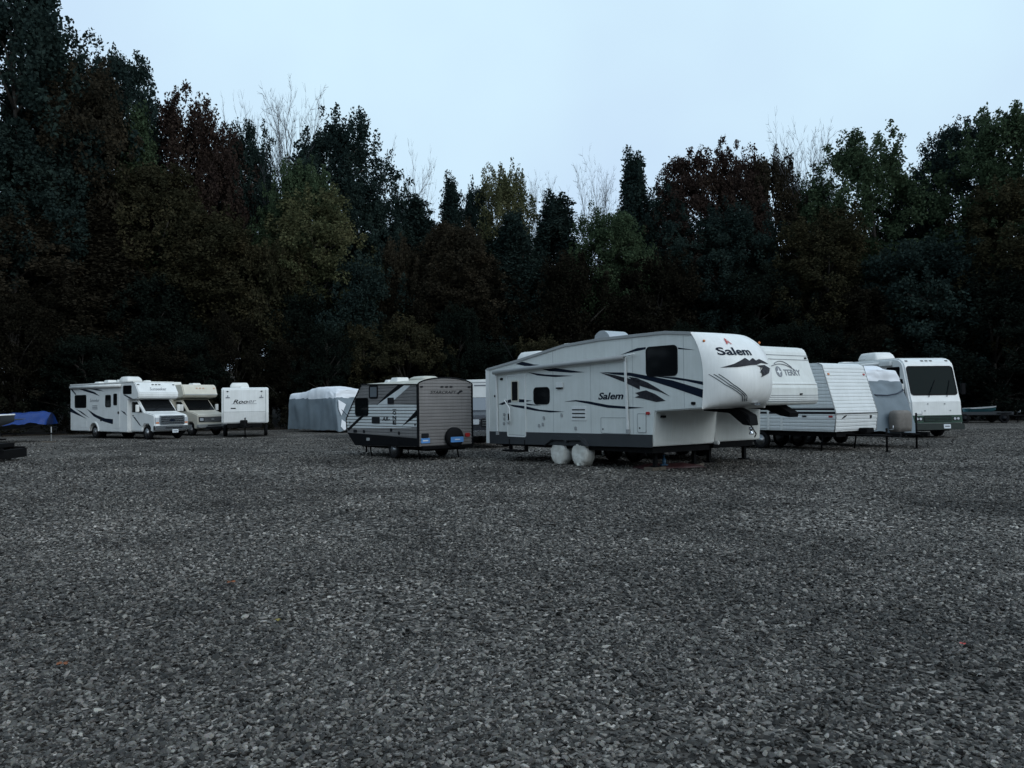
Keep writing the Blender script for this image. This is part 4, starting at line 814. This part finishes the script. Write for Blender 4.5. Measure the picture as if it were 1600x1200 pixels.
for k, (x0, x1, zz, hh) in enumerate(((0.55, 1.55, 2.60, 0.20), (0.70, 1.45, 2.66, 0.22))):
    bm = bmesh.new(); add_tube(bm, [tn((x0+(x1-x0)*q/14, zz+hh*math.sin(math.pi*(0.15+0.7*q/14))-0.10*q/14), 0.006) for q in range(15)], 0.012, 5); from_bm('swoosh', bm, 'grey_print', a.o)
for z in (3.0, 2.88): a.prism('pinstripe', rect(0.02, z, 2.38, z+0.014), tn, -0.002, 0.006, 'grey_print')
a.prism('panel_seam', rect(0.02, 2.205, 2.38, 2.225), tn, -0.002, 0.02, 'white_gel')
for k in range(4): a.prism('pinstripe', rect(0.02, 1.72+0.055*k, 2.38, 1.735+0.055*k), tn, -0.002, 0.005, 'grey_print')
a.prism('latch', rrect(1.5, 1.91, 1.6, 1.95, 0.01), tn, 0, 0.03, 'charcoal'); a.prism('marker_light', rrect(2.2, 2.92, 2.28, 2.97, 0.02), tn, 0, 0.03, 'charcoal')
a.prism('pin_box', [(-1.4, 1.66), (-0.4, 1.66), (0.05, 1.42), (0.02, 1.30), (-0.25, 1.34), (-0.7, 1.50), (-1.4, 1.55)], 'side', 1.0, 1.4, 'black_metal')
for d in (0.4, 2.0):
    lg = a.box('landing_leg', -2.3, d-0.05, 0.05, -2.2, d+0.05, 0.9, 'black_metal'); a.box('leg_foot', -2.37, d-0.12, 0.0, -2.13, d+0.12, 0.05, 'black_metal', lg)
a.box('chassis', -7.0, 0.3, 0.42, -2.0, 2.1, 0.6, 'black_metal')
for u in (-4.9, -4.1):
    a.wheel(u, 0.14, 0.34, 0.2); a.wheel(u, 2.26, 0.34, 0.2)
a.vent(-5, -4.3, 0.9, 1.5, 3.2, 0.14)

# ---- ribbed aluminium trailer
a = V('travel_trailer', 'white ribbed aluminium travel trailer with a sloping front and dark waist stripes', 'camper', (10.70, 27.2), -56, 1, 2.35)
prof = [(-6.6, 0.68), (-6.6, 2.98), (-0.62, 3.0), (-0.46, 2.93), (0.05, 1.28), (-0.02, 0.68)]
a.prism('body', prof, 'side', 0.0, 2.35, 'white_alu', bevel=0.012)
a.siding('side_siding', [[(-6.6, 0.70), (-0.03, 0.70), (0.04, 1.22), (-6.6, 1.22)], [(-6.6, 1.50), (-0.03, 1.50), (-0.46, 2.90), (-6.6, 2.95)]], 'white_alu', pitch=0.12, gap=0.024)
a.decal('waist_band', [(-6.6, 1.23), (0.03, 1.23), (-0.03, 1.49), (-6.6, 1.49)], 'white_alu', t=0.008)
for z0, z1 in ((1.27, 1.35), (1.40, 1.47)): a.decal('waist_stripe', [(-6.6, z0), (0.03-(z0-1.28)*0.3, z0), (0.03-(z1-1.28)*0.3, z1), (-6.6, z1)], 'charcoal', t=0.010)
def slope(p, t):
    z = p[1]; u = (0.05-(z-1.28)*0.309 if z > 1.28 else -0.02+(z-0.68)*0.117); return Vector((u+t, p[0], z))
a.siding('front_siding', [rect(0.02, 1.31, 2.33, 2.92)], 'white_alu', slope, 0.0, 1, pitch=0.12, gap=0.024, z0=0.03); a.siding('lower_front_siding', [rect(0.02, 0.70, 2.33, 1.25)], 'white_alu', slope, 0.0, 1, pitch=0.12, gap=0.024)
a.tube('front_seam', [(0.06, -0.01, 1.28), (0.06, 2.36, 1.28)], 0.016, 'charcoal', seg=5)
for d in (-0.005, 2.355): a.tube('corner_trim', [(-0.62, d, 3.0), (-0.45, d, 2.93), (0.05, d, 1.28), (-0.02, d, 0.68)], 0.018, 'grey_trim', seg=5)
for d, z in ((0.18, 2.62), (2.2, 2.62)): a.prism('marker_light', rrect(d-0.05, z-0.03, d+0.05, z+0.03, 0.02), slope, 0, 0.04, 'amber' if d < 1 else 'red_lens')
a.prism('marker_light', rrect(-0.22, 1.16, -0.08, 1.22, 0.02), 'side', 0, -0.035, 'red_lens'); a.prism('marker_light', rrect(-1.26, 1.17, -1.10, 1.22, 0.02), 'side', 0, -0.035, 'charcoal')
a.prism('latch', [(0.30, 1.10), (0.36, 1.16), (0.55, 1.24), (0.50, 1.18)], slope, 0, 0.04, 'charcoal'); a.prism('service_port', rrect(1.9, 1.1, 2.0, 1.2, 0.02), slope, 0, 0.03, 'charcoal')
for u in (-2.70, -2.13): a.box('trim_post', u-0.04, -0.03, 0.70, u+0.04, 0.0, 1.5 if u < -2.5 else 1.34, 'white_gel')
a.box('chassis', -6.4, 0.2, 0.50, -0.1, 2.15, 0.68, 'black_metal'); a.box('battery_box', 0.0, 1.3, 0.62, 0.3, 1.75, 0.78, 'black_metal', bevel=0.02)
for u in (-3.9, -3.1):
    a.wheel(u, 0.12, 0.33, 0.2); a.wheel(u, 2.23, 0.33, 0.2)
a.tongue(-0.1, 1.45, 0.55, head=0.25)
for d in (0.2, 2.1): a.tube('stabilizer_jack', [(-0.7, d, 0.02), (-0.6, d, 0.6)], 0.03, 'black_metal', seg=5)
a.vent(-2.6, -2.0, 0.8, 1.4, 2.98, 0.14)

# ---- campers under fabric covers
def covered(a, u0, u1, zt, zb, split, lean, seed, droop=0.0, sag=0.0):
    w = a.w; n = 34
    secs = [(u0+(u1-u0)*i/n, 1.0) for i in range(n+1)]
    ends = [(u0-0.05, 0.985), (u0-0.07, 0.8), (u0-0.07, 0.4), (u0-0.07, 0.0)]; fr_ = [(u1+0.05, 0.985), (u1+0.07, 0.8), (u1+0.08, 0.6), (u1+0.08, 0.4), (u1+0.08, 0.2), (u1+0.08, 0.0)]
    allS = ends[::-1]+secs+fr_; m = 44; grid = []
    for u, k in allS:
        row = []
        for j in range(m+1):
            th = math.pi*j/m; cx, sx = math.cos(th), math.sin(th)
            y = w/2-k*(w/2)*math.copysign(abs(cx)**0.28, cx); zz = zb+(zt-zb)*abs(sx)**0.30
            f = (zz-zb)/(zt-zb); fu = max(0, (u-(u1-1.6))/1.6); uu = u+lean*(1-f)*fu
            zz -= (droop*fu*fu+sag*max(0, min(1, (u1-1.8-u)/(u1-1.8-u0))))*f
            p = Vector((uu, a.inn*y, zz))
            low = 1.1-0.7*f+0.8*fu
            nn = mnoise.noise(p*0.9+Vector((seed, 0, 0)))*0.13+mnoise.noise(Vector((p.x*3.1+p.z*0.8, p.y*3.1, p.z*0.7+seed)))*0.10*low+abs(mnoise.noise(Vector((p.x*4.3-p.z*1.5, p.y*4.3+p.z, p.z*1.2+seed))))*0.09*low
            c = Vector(((u0+u1)/2, a.inn*w/2, (zt+zb)/2)); d = p-c; d.x *= 0.35; p += d.normalized()*nn; p.z = max(p.z, 0.03)
            row.append(p)
        grid.append(row)
    def seg(name, m_, test):
        bm = bmesh.new(); V_ = {}
        def gv(i, j):
            if (i, j) not in V_: V_[(i, j)] = bm.verts.new(grid[i][j])
            return V_[(i, j)]
        for i in range(len(grid)-1):
            for j in range(m):
                cz = sum(grid[x][y].z for x, y in ((i, j), (i+1, j), (i, j+1), (i+1, j+1)))/4
                if test(cz, i): bm.faces.new((gv(i, j), gv(i+1, j), gv(i+1, j+1), gv(i, j+1)))
        bmesh.ops.remove_doubles(bm, verts=bm.verts, dist=0.004); o = from_bm(name, bm, m_, a.o, True); md = o.modifiers.new('sub', 'SUBSURF'); md.levels = md.render_levels = 1; return o
    seg('cover_top', 'cover_white', lambda z, i: z >= split); seg('cover_side', 'cover_grey', lambda z, i: z < split)
    return grid
a = V('covered_camper', 'camper under a grey fabric cover with a white top and strap beside the ribbed trailer', 'camper', (12.55, 29.8), -65, 1, 2.1)
covered(a, -6.0, 0.0, 3.0, 0.55, 2.42, 0.65, 3, 0.22)
a.tube('strap', [(0.16, -0.08, 1.98), (0.42, 0.5, 1.90), (0.46, 1.0, 1.88), (0.46, 1.5, 1.94), (0.40, 1.9, 2.06), (0.1, 2.18, 2.14)], 0.026, 'strap', seg=5)
a.box('chassis', -5.8, 0.3, 0.42, 0.2, 1.8, 0.56, 'black_metal'); a.wheel(-3.4, 0.2, 0.33, 0.2); a.wheel(-2.6, 0.2, 0.33, 0.2); a.wheel(-3.4, 1.9, 0.33, 0.2); a.wheel(-2.6, 1.9, 0.33, 0.2)
a.tongue(0.2, 1.95, 0.5, head=0.75)
bm = bmesh.new(); rg = []
for z, k in ((0.58, 0.94), (0.75, 1.0), (1.05, 1.02), (1.22, 0.98), (1.30, 0.86), (1.34, 0.6)):
    rg.append([bm.verts.new((0.95+0.26*k*math.cos(t)*(abs(math.cos(t))**-0.35 if abs(math.cos(t)) > .05 else 1), 1.05+0.42*k*math.sin(t)*(abs(math.sin(t))**-0.35 if abs(math.sin(t)) > .05 else 1), z)) for t in [2*math.pi*q/24+0.06 for q in range(24)]])
for i in range(len(rg)-1):
    for k in range(24): bm.faces.new((rg[i][k], rg[i][(k+1) % 24], rg[i+1][(k+1) % 24], rg[i+1][k]))
bm.faces.new(rg[-1]); bm.faces.new(rg[0][::-1]); from_bm('propane_cover', bm, 'wicker', a.o, True)
a = V('covered_camper', 'camper under a drooping grey cover with white top panel and white gores, standing alone', 'camper', (-11.32, 52.0), -45, 1, 2.5)
covered(a, -5.6, 0.0, 2.95, 0.18, 2.22, 0.5, 11, 0.25, 0.35)
for P in ([(0.02, 2.1), (0.55, 1.80), (0.12, 1.1), (-0.02, 1.5)], [(0.12, 0.85), (0.75, 0.42), (0.20, 0.16), (0.0, 0.4)]):
    a.prism('white_gore', P, lambda p, t: Vector((0.28+0.18*(2.4-p[1])+t, p[0]+0.1, p[1])), -0.03, 0.0, 'cover_white')
a.tube('strap', [(0.30, 0.1, 1.72), (0.66, 0.6, 1.05), (0.72, 1.1, 0.95), (0.62, 1.7, 1.2), (0.35, 2.4, 1.7)], 0.024, 'strap', seg=5)

# ---- bus-style motorhome
a = V('bus_motorhome', 'white bus-style motorhome with a tall windscreen and a green lower nose', 'motorhome', (17.4, 36.4), -83, 1, 2.42)
prof = [(-8.8, 0.55), (-8.8, 3.58), (-0.75, 3.58), (-0.35, 3.52), (-0.08, 3.36), (0.0, 3.20), (0.38, 1.86), (0.48, 1.60), (0.52, 1.02), (0.55, 0.72), (0.48, 0.36), (-0.55, 0.36), (-0.62, 0.62), (-0.85, 0.86), (-1.25, 0.86), (-1.48, 0.62), (-1.55, 0.40), (-8.6, 0.45)]
a.prism('body', prof, 'side', 0.0, 2.42, 'white_gel', bevel=0.07, seg=3)
def wsf(p, t):
    z = p[1]; u = (0.0+(3.20-z)/1.34*0.38 if z > 1.86 else 0.38+(1.86-z)/0.26*0.10 if z > 1.6 else 0.48+(1.6-z)/0.58*0.04 if z > 1.02 else 0.52+(1.02-z)*0.1)
    return Vector((u+t, p[0], z))
w_ = a.prism('windscreen', rrect(0.14, 1.92, 2.28, 3.15, 0.12), wsf, -0.03, 0.012, 'windscreen'); a.ring('windscreen_seal', rrect(0.10, 1.88, 2.32, 3.19, 0.14), rrect(0.15, 1.93, 2.27, 3.14, 0.12), wsf, -0.01, 0.022, 'black_trim', w_)
a.box('windscreen_bar', 0.18, 1.195, 1.93, 0.20, 1.225, 1.95, 'black_trim', w_)
for d, e in ((0.9, 1.35), (1.75, 2.05)):
    bm = bmesh.new(); add_tube(bm, [wsf((d, 1.80), 0.04), wsf((d+0.05, 1.93), 0.06), wsf((e, 2.55), 0.03)], 0.014, 5); from_bm('wiper', bm, 'black_trim', w_)
a.prism('green_nose', rrect(0.04, 0.66, 2.38, 1.0, 0.04), wsf, -0.01, 0.014, 'green_paint')
g = a.prism('grille', rrect(0.55, 0.72, 1.87, 0.96, 0.03), wsf, 0.0, 0.03, 'charcoal')
for k in range(3): a.prism('grille_bar', rect(0.58, 0.755+0.065*k, 1.84, 0.775+0.065*k), wsf, 0.028, 0.045, 'green_paint', g)
for d in (0.32, 2.10):
    h = a.prism('headlight', rrect(d-0.17, 0.77, d+0.17, 0.92, 0.03), wsf, 0.0, 0.035, 'charcoal')
    for k in (-1, 1): a.prism('lamp', [(d+k*0.08+0.06*math.cos(R(q)), 0.845+0.055*math.sin(R(q))) for q in range(0, 360, 30)], wsf, 0.034, 0.042, 'lens', h)
a.prism('bumper', rrect(0.02, 0.36, 2.40, 0.64, 0.06), wsf, -0.02, 0.12, 'bumper_dark', bevel=0.02)
pl = a.prism('license_plate', rrect(1.40, 0.42, 1.72, 0.60, 0.01), wsf, 0.12, 0.135, 'plate_white'); a.prism('plate_text', rect(1.45, 0.48, 1.67, 0.54), wsf, 0.134, 0.139, 'grey_print', pl)
def brow(p, t): return Vector((-0.35+(3.52-p[1])/0.16*0.27+t, p[0], p[1]))
for d in (0.25, 1.0, 1.21, 1.42, 2.17): a.prism('marker_light', rrect(d-0.06, 3.41, d+0.06, 3.45, 0.02), brow, 0, 0.05, 'charcoal')
for d, z in ((0.8, 1.5), (1.6, 1.5), (0.65, 1.2), (1.85, 1.2)): a.prism('hood_latch', rrect(d-0.03, z-0.03, d+0.03, z+0.03, 0.02), wsf, 0, 0.02, 'grey_trim')
a.window(-1.25, 2.72, -0.30, 3.14, r=0.05); a.prism('side_window', [(-1.25, 1.80), (0.16, 1.80), (-0.08, 2.62), (-1.25, 2.62)], 'side', 0.01, -0.012, 'glass_dark'); a.window(-4.2, 1.9, -2.8, 2.9)
for d, s in ((0.0, -1), (2.42, 1)):
    mi = a.box('mirror', 0.18, d+s*0.16, 1.90, 0.28, d+s*0.36, 2.40, 'black_trim' if s > 0 else 'white_plastic', bevel=0.02); a.tube('mirror_arm', [(0.0, d, 2.0), (0.22, d+s*0.2, 2.1)], 0.02, 'black_trim', mi)
    a.wheel(-1.05, d-s*0.15, 0.42, 0.26); a.wheel(-6.3, d-s*0.15, 0.42, 0.26)
a.tube('awning_roll', [(-7.6, -0.09, 3.36), (-1.7, -0.09, 3.36)], 0.08, 'white_plastic', seg=8); a.box('awning_case', -1.7, -0.14, 3.24, -0.8, 0.0, 3.44, 'white_gel', bevel=0.02); a.decal('awning_stripe', rect(-7.5, 3.20, -1.8, 3.28), 'charcoal')
a.ac(-4.9, -3.3, 0.7, 1.7, 3.58, 0.44); a.vent(-7.2, -6.6, 0.8, 1.5, 3.58, 0.12); a.box('chassis', -8.5, 0.4, 0.30, 0.2, 2.0, 0.44, 'black_metal')

# ---- campers half hidden behind the row
a = V('travel_trailer', 'plain white trailer wall glimpsed between the taupe trailer and the large fifth-wheel', 'camper', (-4.6, 37.2), -10, 1, 2.4)
a.prism('body', [(-1.2, 0.7), (-1.2, 2.8), (5.6, 2.86), (5.9, 2.6), (6.0, 0.7)], 'side', 0, 2.4, 'white_gel', bevel=0.04); a.decal('roof_trim', rect(-1.1, 2.68, 5.6, 2.71), 'grey_print')
a.window(0.6, 1.7, 1.6, 2.3); a.prism('vent', rrect(2.95, 2.55, 3.5, 2.6, 0.01), 'side', 0, -0.02, 'grey_print'); a.box('chassis', -1, 0.2, 0.5, 5.8, 2.2, 0.7, 'black_metal')
for u in (2.2, 3.0): a.wheel(u, 0.12, 0.33, 0.2); a.wheel(u, 2.28, 0.33, 0.2)
a = V('travel_trailer', 'white trailer with roof vents showing only its roof behind the taupe trailer nose', 'camper', (-7.45, 41.6), -80, 1, 2.2)
a.prism('body', [(-4.8, 0.7), (-4.8, 2.62), (-0.3, 2.66), (0.0, 2.3), (0.1, 0.7)], 'side', 0, 2.2, 'white_side', bevel=0.04); a.decal('roof_trim', rect(-4.7, 2.46, -0.4, 2.56), 'charcoal'); a.ac(-2.2, -1.2, 0.7, 1.6, 2.65, 0.26); a.vent(-0.9, -0.4, 0.8, 1.3, 2.64, 0.12); a.window(-4.0, 1.5, -2.8, 2.2); a.window(-1.9, 1.5, -1.0, 2.2)
a.box('chassis', -4.6, 0.3, 0.5, -0.1, 2.0, 0.7, 'black_metal')
for u in (-2.6, -1.8): a.wheel(u, 0.12, 0.33, 0.2); a.wheel(u, 2.08, 0.33, 0.2)
a = V('travel_trailer', 'cream trailer with a domed roof unit mostly hidden behind the taupe trailer', 'camper', (-4.75, 41.0), -80, 1, 2.2)
a.prism('body', [(-4.6, 0.7), (-4.6, 2.80), (-0.3, 2.82), (0.0, 2.4), (0.1, 0.7)], 'side', 0, 2.2, 'cream', bevel=0.05); a.vent(-1.6, -0.7, 0.8, 1.5, 2.81, 0.22); a.ac(-3.6, -2.6, 0.7, 1.6, 2.81, 0.28); a.window(-4.0, 1.6, -2.8, 2.3); a.window(-1.8, 1.6, -0.9, 2.3)
a.box('chassis', -4.4, 0.3, 0.5, -0.1, 2.0, 0.7, 'black_metal')
for u in (-2.6, -1.8): a.wheel(u, 0.12, 0.33, 0.2); a.wheel(u, 2.08, 0.33, 0.2)

# ---- dark pickup in the gap
a = V('pickup_truck', 'dark pickup with a big mirror wedged between the taupe trailer and the large fifth-wheel', 'truck', (-1.72, 32.0), -72, 1, 1.95)
a.prism('body', [(-5.4, 0.5), (-5.4, 1.35), (-3.4, 1.38), (-3.3, 1.42), (-3.0, 2.0), (-1.9, 2.02), (-1.15, 1.45), (-0.1, 1.30), (0.05, 1.1), (0.08, 0.55), (-0.4, 0.5), (-0.48, 0.78), (-0.75, 0.92), (-1.05, 0.92), (-1.32, 0.78), (-1.4, 0.5), (-3.9, 0.5), (-4.0, 0.78), (-4.3, 0.92), (-4.6, 0.92), (-4.9, 0.78), (-5.0, 0.5)], 'side', 0, 1.95, 'dark_truck', bevel=0.05, seg=3)
a.slab('windscreen', [(-1.84, 0.15, 1.99), (-1.84, 1.8, 1.99), (-1.18, 1.85, 1.49), (-1.18, 0.1, 1.49)], 0.02, 'glass_grey'); a.prism('side_window', [(-2.95, 1.48), (-1.4, 1.48), (-1.95, 1.92), (-2.85, 1.92)], 'side', 0.01, -0.012, 'glass_dark')
for d, s in ((0, -1), (1.95, 1)):
    a.wheel(-0.9, d-s*0.13, 0.39, 0.25); a.wheel(-4.45, d-s*0.13, 0.39, 0.25); mi = a.box('mirror', -1.45, d+s*0.12, 1.55, -1.35, d+s*0.38, 2.05, 'black_trim', bevel=0.03); a.tube('mirror_arm', [(-1.4, d, 1.5), (-1.4, d+s*0.2, 1.6)], 0.02, 'black_trim', mi)
    a.prism('headlight', rrect((0.25 if s < 0 else 1.7)-0.16, 0.95, (0.25 if s < 0 else 1.7)+0.16, 1.15, 0.04), 'front', 0.03, 0.09, 'lens')
g = a.prism('grille', rrect(0.5, 0.85, 1.45, 1.18, 0.04), 'front', 0.02, 0.085, 'charcoal')
for k in range(3): a.prism('grille_bar', rect(0.53, 0.90+0.09*k, 1.42, 0.93+0.09*k), 'front', 0.08, 0.10, 'chrome', g)
a.prism('bumper', rrect(0.05, 0.5, 1.9, 0.72, 0.05), 'front', 0.0, 0.2, 'chrome', bevel=0.02)

# ---- boats and low trailers
def hull(a, name, m, L0, L1, w, zk, zg, rim):
    vs, fs = [], []; n, mm = 18, 10
    for i in range(n+1):
        q = i/n; u = L0+(L1-L0)*q; hw = w/2*(1-q**3.2)**0.6+0.02; k = zk+(zg-zk)*0.75*q**4; g_ = zg+0.12*q**2
        for j in range(mm+1):
            s = -1+2*j/mm; vs.append((u, a.inn*(a.w/2+hw*math.copysign(abs(s)**0.55, s)), k+(g_-k)*abs(s)**2.2))
    for i in range(n):
        for j in range(mm): p = i*(mm+1)+j; fs.append((p, p+1, p+mm+2, p+mm+1))
    fs.append(tuple(range(mm+1))); o = raw(name, vs, fs, m, a.o, True)
    bm = bmesh.new(); E0 = [vs[i*(mm+1)] for i in range(n+1)]; E1 = [vs[i*(mm+1)+mm] for i in range(n+1)]
    add_tube(bm, E0+E1[::-1], 0.035, 6); from_bm('gunwale', bm, rim, o, True)
    return vs, n, mm
def boat_trailer(a, u0, u1, z, wheel_u, r=0.3):
    c = a.w/2
    for e in (-0.55, 0.55): a.tube('frame_rail', [(u0, c+e, z), (u1-1.2, c+e, z), (u1, c, z)], 0.045, 'black_metal', seg=4)
    a.box('cross_member', u0+0.2, c-0.6, z-0.04, u0+0.3, c+0.6, z+0.04, 'black_metal'); a.box('axle', wheel_u-0.04, c-0.85, r-0.03, wheel_u+0.04, c+0.85, r+0.05, 'black_metal')
    for s in (-1, 1):
        a.wheel(wheel_u, c+s*0.85, r, 0.18); a.prism('fender', [(wheel_u+(r+0.08)*math.cos(R(q)), r+(r+0.08)*math.sin(R(q))) for q in range(0, 181, 20)]+[(wheel_u-(r+0.05)*math.cos(R(q)), r+(r+0.05)*math.sin(R(q))) for q in range(0, 181, 20)], 'side', c+s*0.85-0.11, c+s*0.85+0.11, 'black_metal')
    j = a.tube('tongue_jack', [(u1-0.3, c, 0.02), (u1-0.3, c, z+0.35)], 0.03, 'grey_trim'); a.box('jack_foot', u1-0.4, c-0.1, 0.0, u1-0.2, c+0.1, 0.03, 'grey_trim', j)
a = V('covered_boat', 'long boat under a shiny blue tarp standing on a trailer at the forest edge', 'boat', (-29.0, 42.6), 4, 1, 1.9)
hull(a, 'hull', 'hull_dark', -1.2, 4.4, 1.8, 0.62, 1.15, 'hull_dark'); boat_trailer(a, -1.0, 4.7, 0.45, 1.0)
vs, fs = [], []; n, m = 40, 20
for i in range(n+1):
    q = i/n; u = -1.3+5.75*q; zr = 1.40+0.36*q-0.12*max(0, q-0.93)/0.07; hw = 0.98*(1-0.35*max(0, q-0.5))*(1 if q < 0.97 else 0.8)
    for j in range(m+1):
        s = -1+2*j/m; z = zr-(0.10+0.62*abs(s)**1.7)*(1-0.0*q); p = Vector((u, 0.95+hw*s, z)); k = mnoise.noise(Vector((u*2.2, s*2.5, 1)))*0.06+abs(mnoise.noise(Vector((u*5, s*4, 6))))*0.05
        vs.append((u+0.03*mnoise.noise((s*4, u, 2)), p.y, z+k+(0.06*mnoise.noise((u*4, s, 9)) if abs(s) > 0.85 else 0)))
for i in range(n):
    for j in range(m): p = i*(m+1)+j; fs.append((p, p+m+1, p+m+2, p+1))
fs.append(tuple((n*(m+1)+j) for j in range(m+1)))
raw('tarp', vs, fs, 'tarp_blue', a.o, True)
x, y = w_of(a, (4.40, 0.95)); b = V('wood_block', 'pale flat timber block under the blue tarp boat trailer jack', 'block', (x+0.3, y-0.8), 6, 1, 0.3); b.box('plank', -0.28, -0.15, 0, 0.28, 0.02, 0.06, 'wood', bevel=0.008); b.box('plank', -0.26, 0.03, 0, 0.3, 0.18, 0.055, 'wood', bevel=0.008)
a = V('open_boat', 'dark open boat with a white gunwale on a black trailer near the blue tarp boat', 'boat', (-22.2, 33.6), 8, 1, 1.9)
hull(a, 'hull', 'hull_dark', -3.5, 1.25, 1.8, 0.75, 1.42, 'white_gel'); boat_trailer(a, -3.2, 0.9, 0.5, -1.4)
a.tube('bow_post', [(0.65, 0.95, 0.48), (0.62, 0.95, 1.1)], 0.04, 'alu')
a = V('flat_trailer', 'black low flat trailer end sitting on the gravel beside the white gunwale boat', 'trailer', (-19.95, 27.0), 8, 1, 1.6)
a.box('deck', -1.5, 0.0, 0.46, 2.62, 1.6, 0.60, 'black_metal'); a.box('side_rail', -1.5, -0.05, 0.30, 2.95, 0.05, 0.46, 'black_metal'); a.box('side_rail', -1.5, 1.55, 0.30, 2.95, 1.65, 0.46, 'black_metal'); a.box('end_beam', 2.82, -0.05, 0.10, 3.0, 1.65, 0.40, 'black_metal'); a.box('support_leg', 2.45, 0.1, 0.0, 2.55, 0.2, 0.42, 'black_metal'); a.box('support_leg', 2.45, 1.4, 0.0, 2.55, 1.5, 0.42, 'black_metal')
for s in (0, 1.6): a.wheel(0.3, s, 0.3, 0.2)
a = V('utility_trailer', 'low dark utility trailer carrying a small teal skiff at the far edge of the lot', 'trailer', (30.2, 55.4), -8, 1, 1.8)
a.box('deck', 0.0, 0.0, 0.48, 3.4, 1.8, 0.56, 'black_metal'); a.box('side_rail', 0.0, -0.05, 0.56, 3.4, 0.0, 0.76, 'hull_dark'); a.box('side_rail', 0.0, 1.8, 0.56, 3.4, 1.85, 0.76, 'hull_dark')
for s, d in ((-1, -0.02), (1, 1.82)):
    for u in (0.3, 2.8): a.wheel(u, d, 0.32, 0.2, 'charcoal')
    a.box('fender', 2.35, d-0.12, 0.66, 3.25, d+0.12, 0.70, 'black_metal')
a.tongue(3.3, 4.4, 0.46, head=0.3)
b = V('skiff', 'small teal skiff with a pale rim resting on the low utility trailer', 'boat', (31.0, 55.45), -8, 1, 1.5); b.o.location.z = 0.56
hull(b, 'hull', 'hull_teal', 0.0, 1.9, 1.3, 0.02, 0.42, 'grey_trim'); b.box('bench', 0.5, 0.15, 0.32, 0.75, 1.35, 0.36, 'wood'); b.box('bench', 1.1, 0.25, 0.32, 1.3, 1.25, 0.36, 'wood')
for k, (x, y, s) in enumerate(((29.25, 55.2, 'white marker stake with a square cut top beside the utility trailer'), (29.55, 55.3, 'white marker stake with a slanted top beside the utility trailer'))):
    b = V('marker_stake', s, 'stake', (x, y), 5, 1, 0.1); b.prism('post', [(-0.05, -0.1), (0.05, -0.1), (0.05, 0.62), (-0.05, 0.62 if k == 0 else 0.55)], 'side', 0, 0.05, 'grey_trim'); b.prism('band', rect(-0.052, 0.40, 0.052, 0.46), 'side', -0.003, 0.053, 'red_lens')

# ---- fallen leaves on the gravel
def fallen(x, y, m, label, s, rz):
    vs, fs = [(0, 0, 0.012*s*10)], []; n = 20
    for k in range(n):
        t = 2*math.pi*k/n; r = s*(0.55+0.45*abs(math.cos(2.5*t)))*(1 if k % 2 else 0.8); vs.append((r*math.cos(t), r*math.sin(t), 0.25*s*(math.sin(3*t)*0.5+0.4)))
    for k in range(n): fs.append((0, 1+k, 1+(k+1) % n))
    e = empty('fallen_leaf', (x, y, 0.035), rz); tag(e, label, 'leaf'); b = raw('leaf_blade', vs, fs, m, e); sm = b.modifiers.new('thick', 'SOLIDIFY'); sm.thickness = 0.002
    bm = bmesh.new(); add_tube(bm, [(0, 0, 0.01), (-s*0.9, 0.1*s, 0.02), (-s*1.6, 0.3*s, 0.012)], 0.003, 4); from_bm('leaf_stalk', bm, 'wood', e)
fallen(-2.84, 8.25, 'leaf_orange', 'single orange leaf lying on bare grey gravel', 0.05, 20)
fallen(-3.13, 5.70, 'leaf_orange', 'curled orange brown leaf lying beside a dark damp patch', 0.045, 130)
fallen(-1.95, 6.78, 'leaf_yellow', 'small yellow leaf lying on the gravel', 0.032, 75)
fallen(3.20, 5.90, 'red_print', 'tiny red leaf scrap among the stones', 0.025, 200)
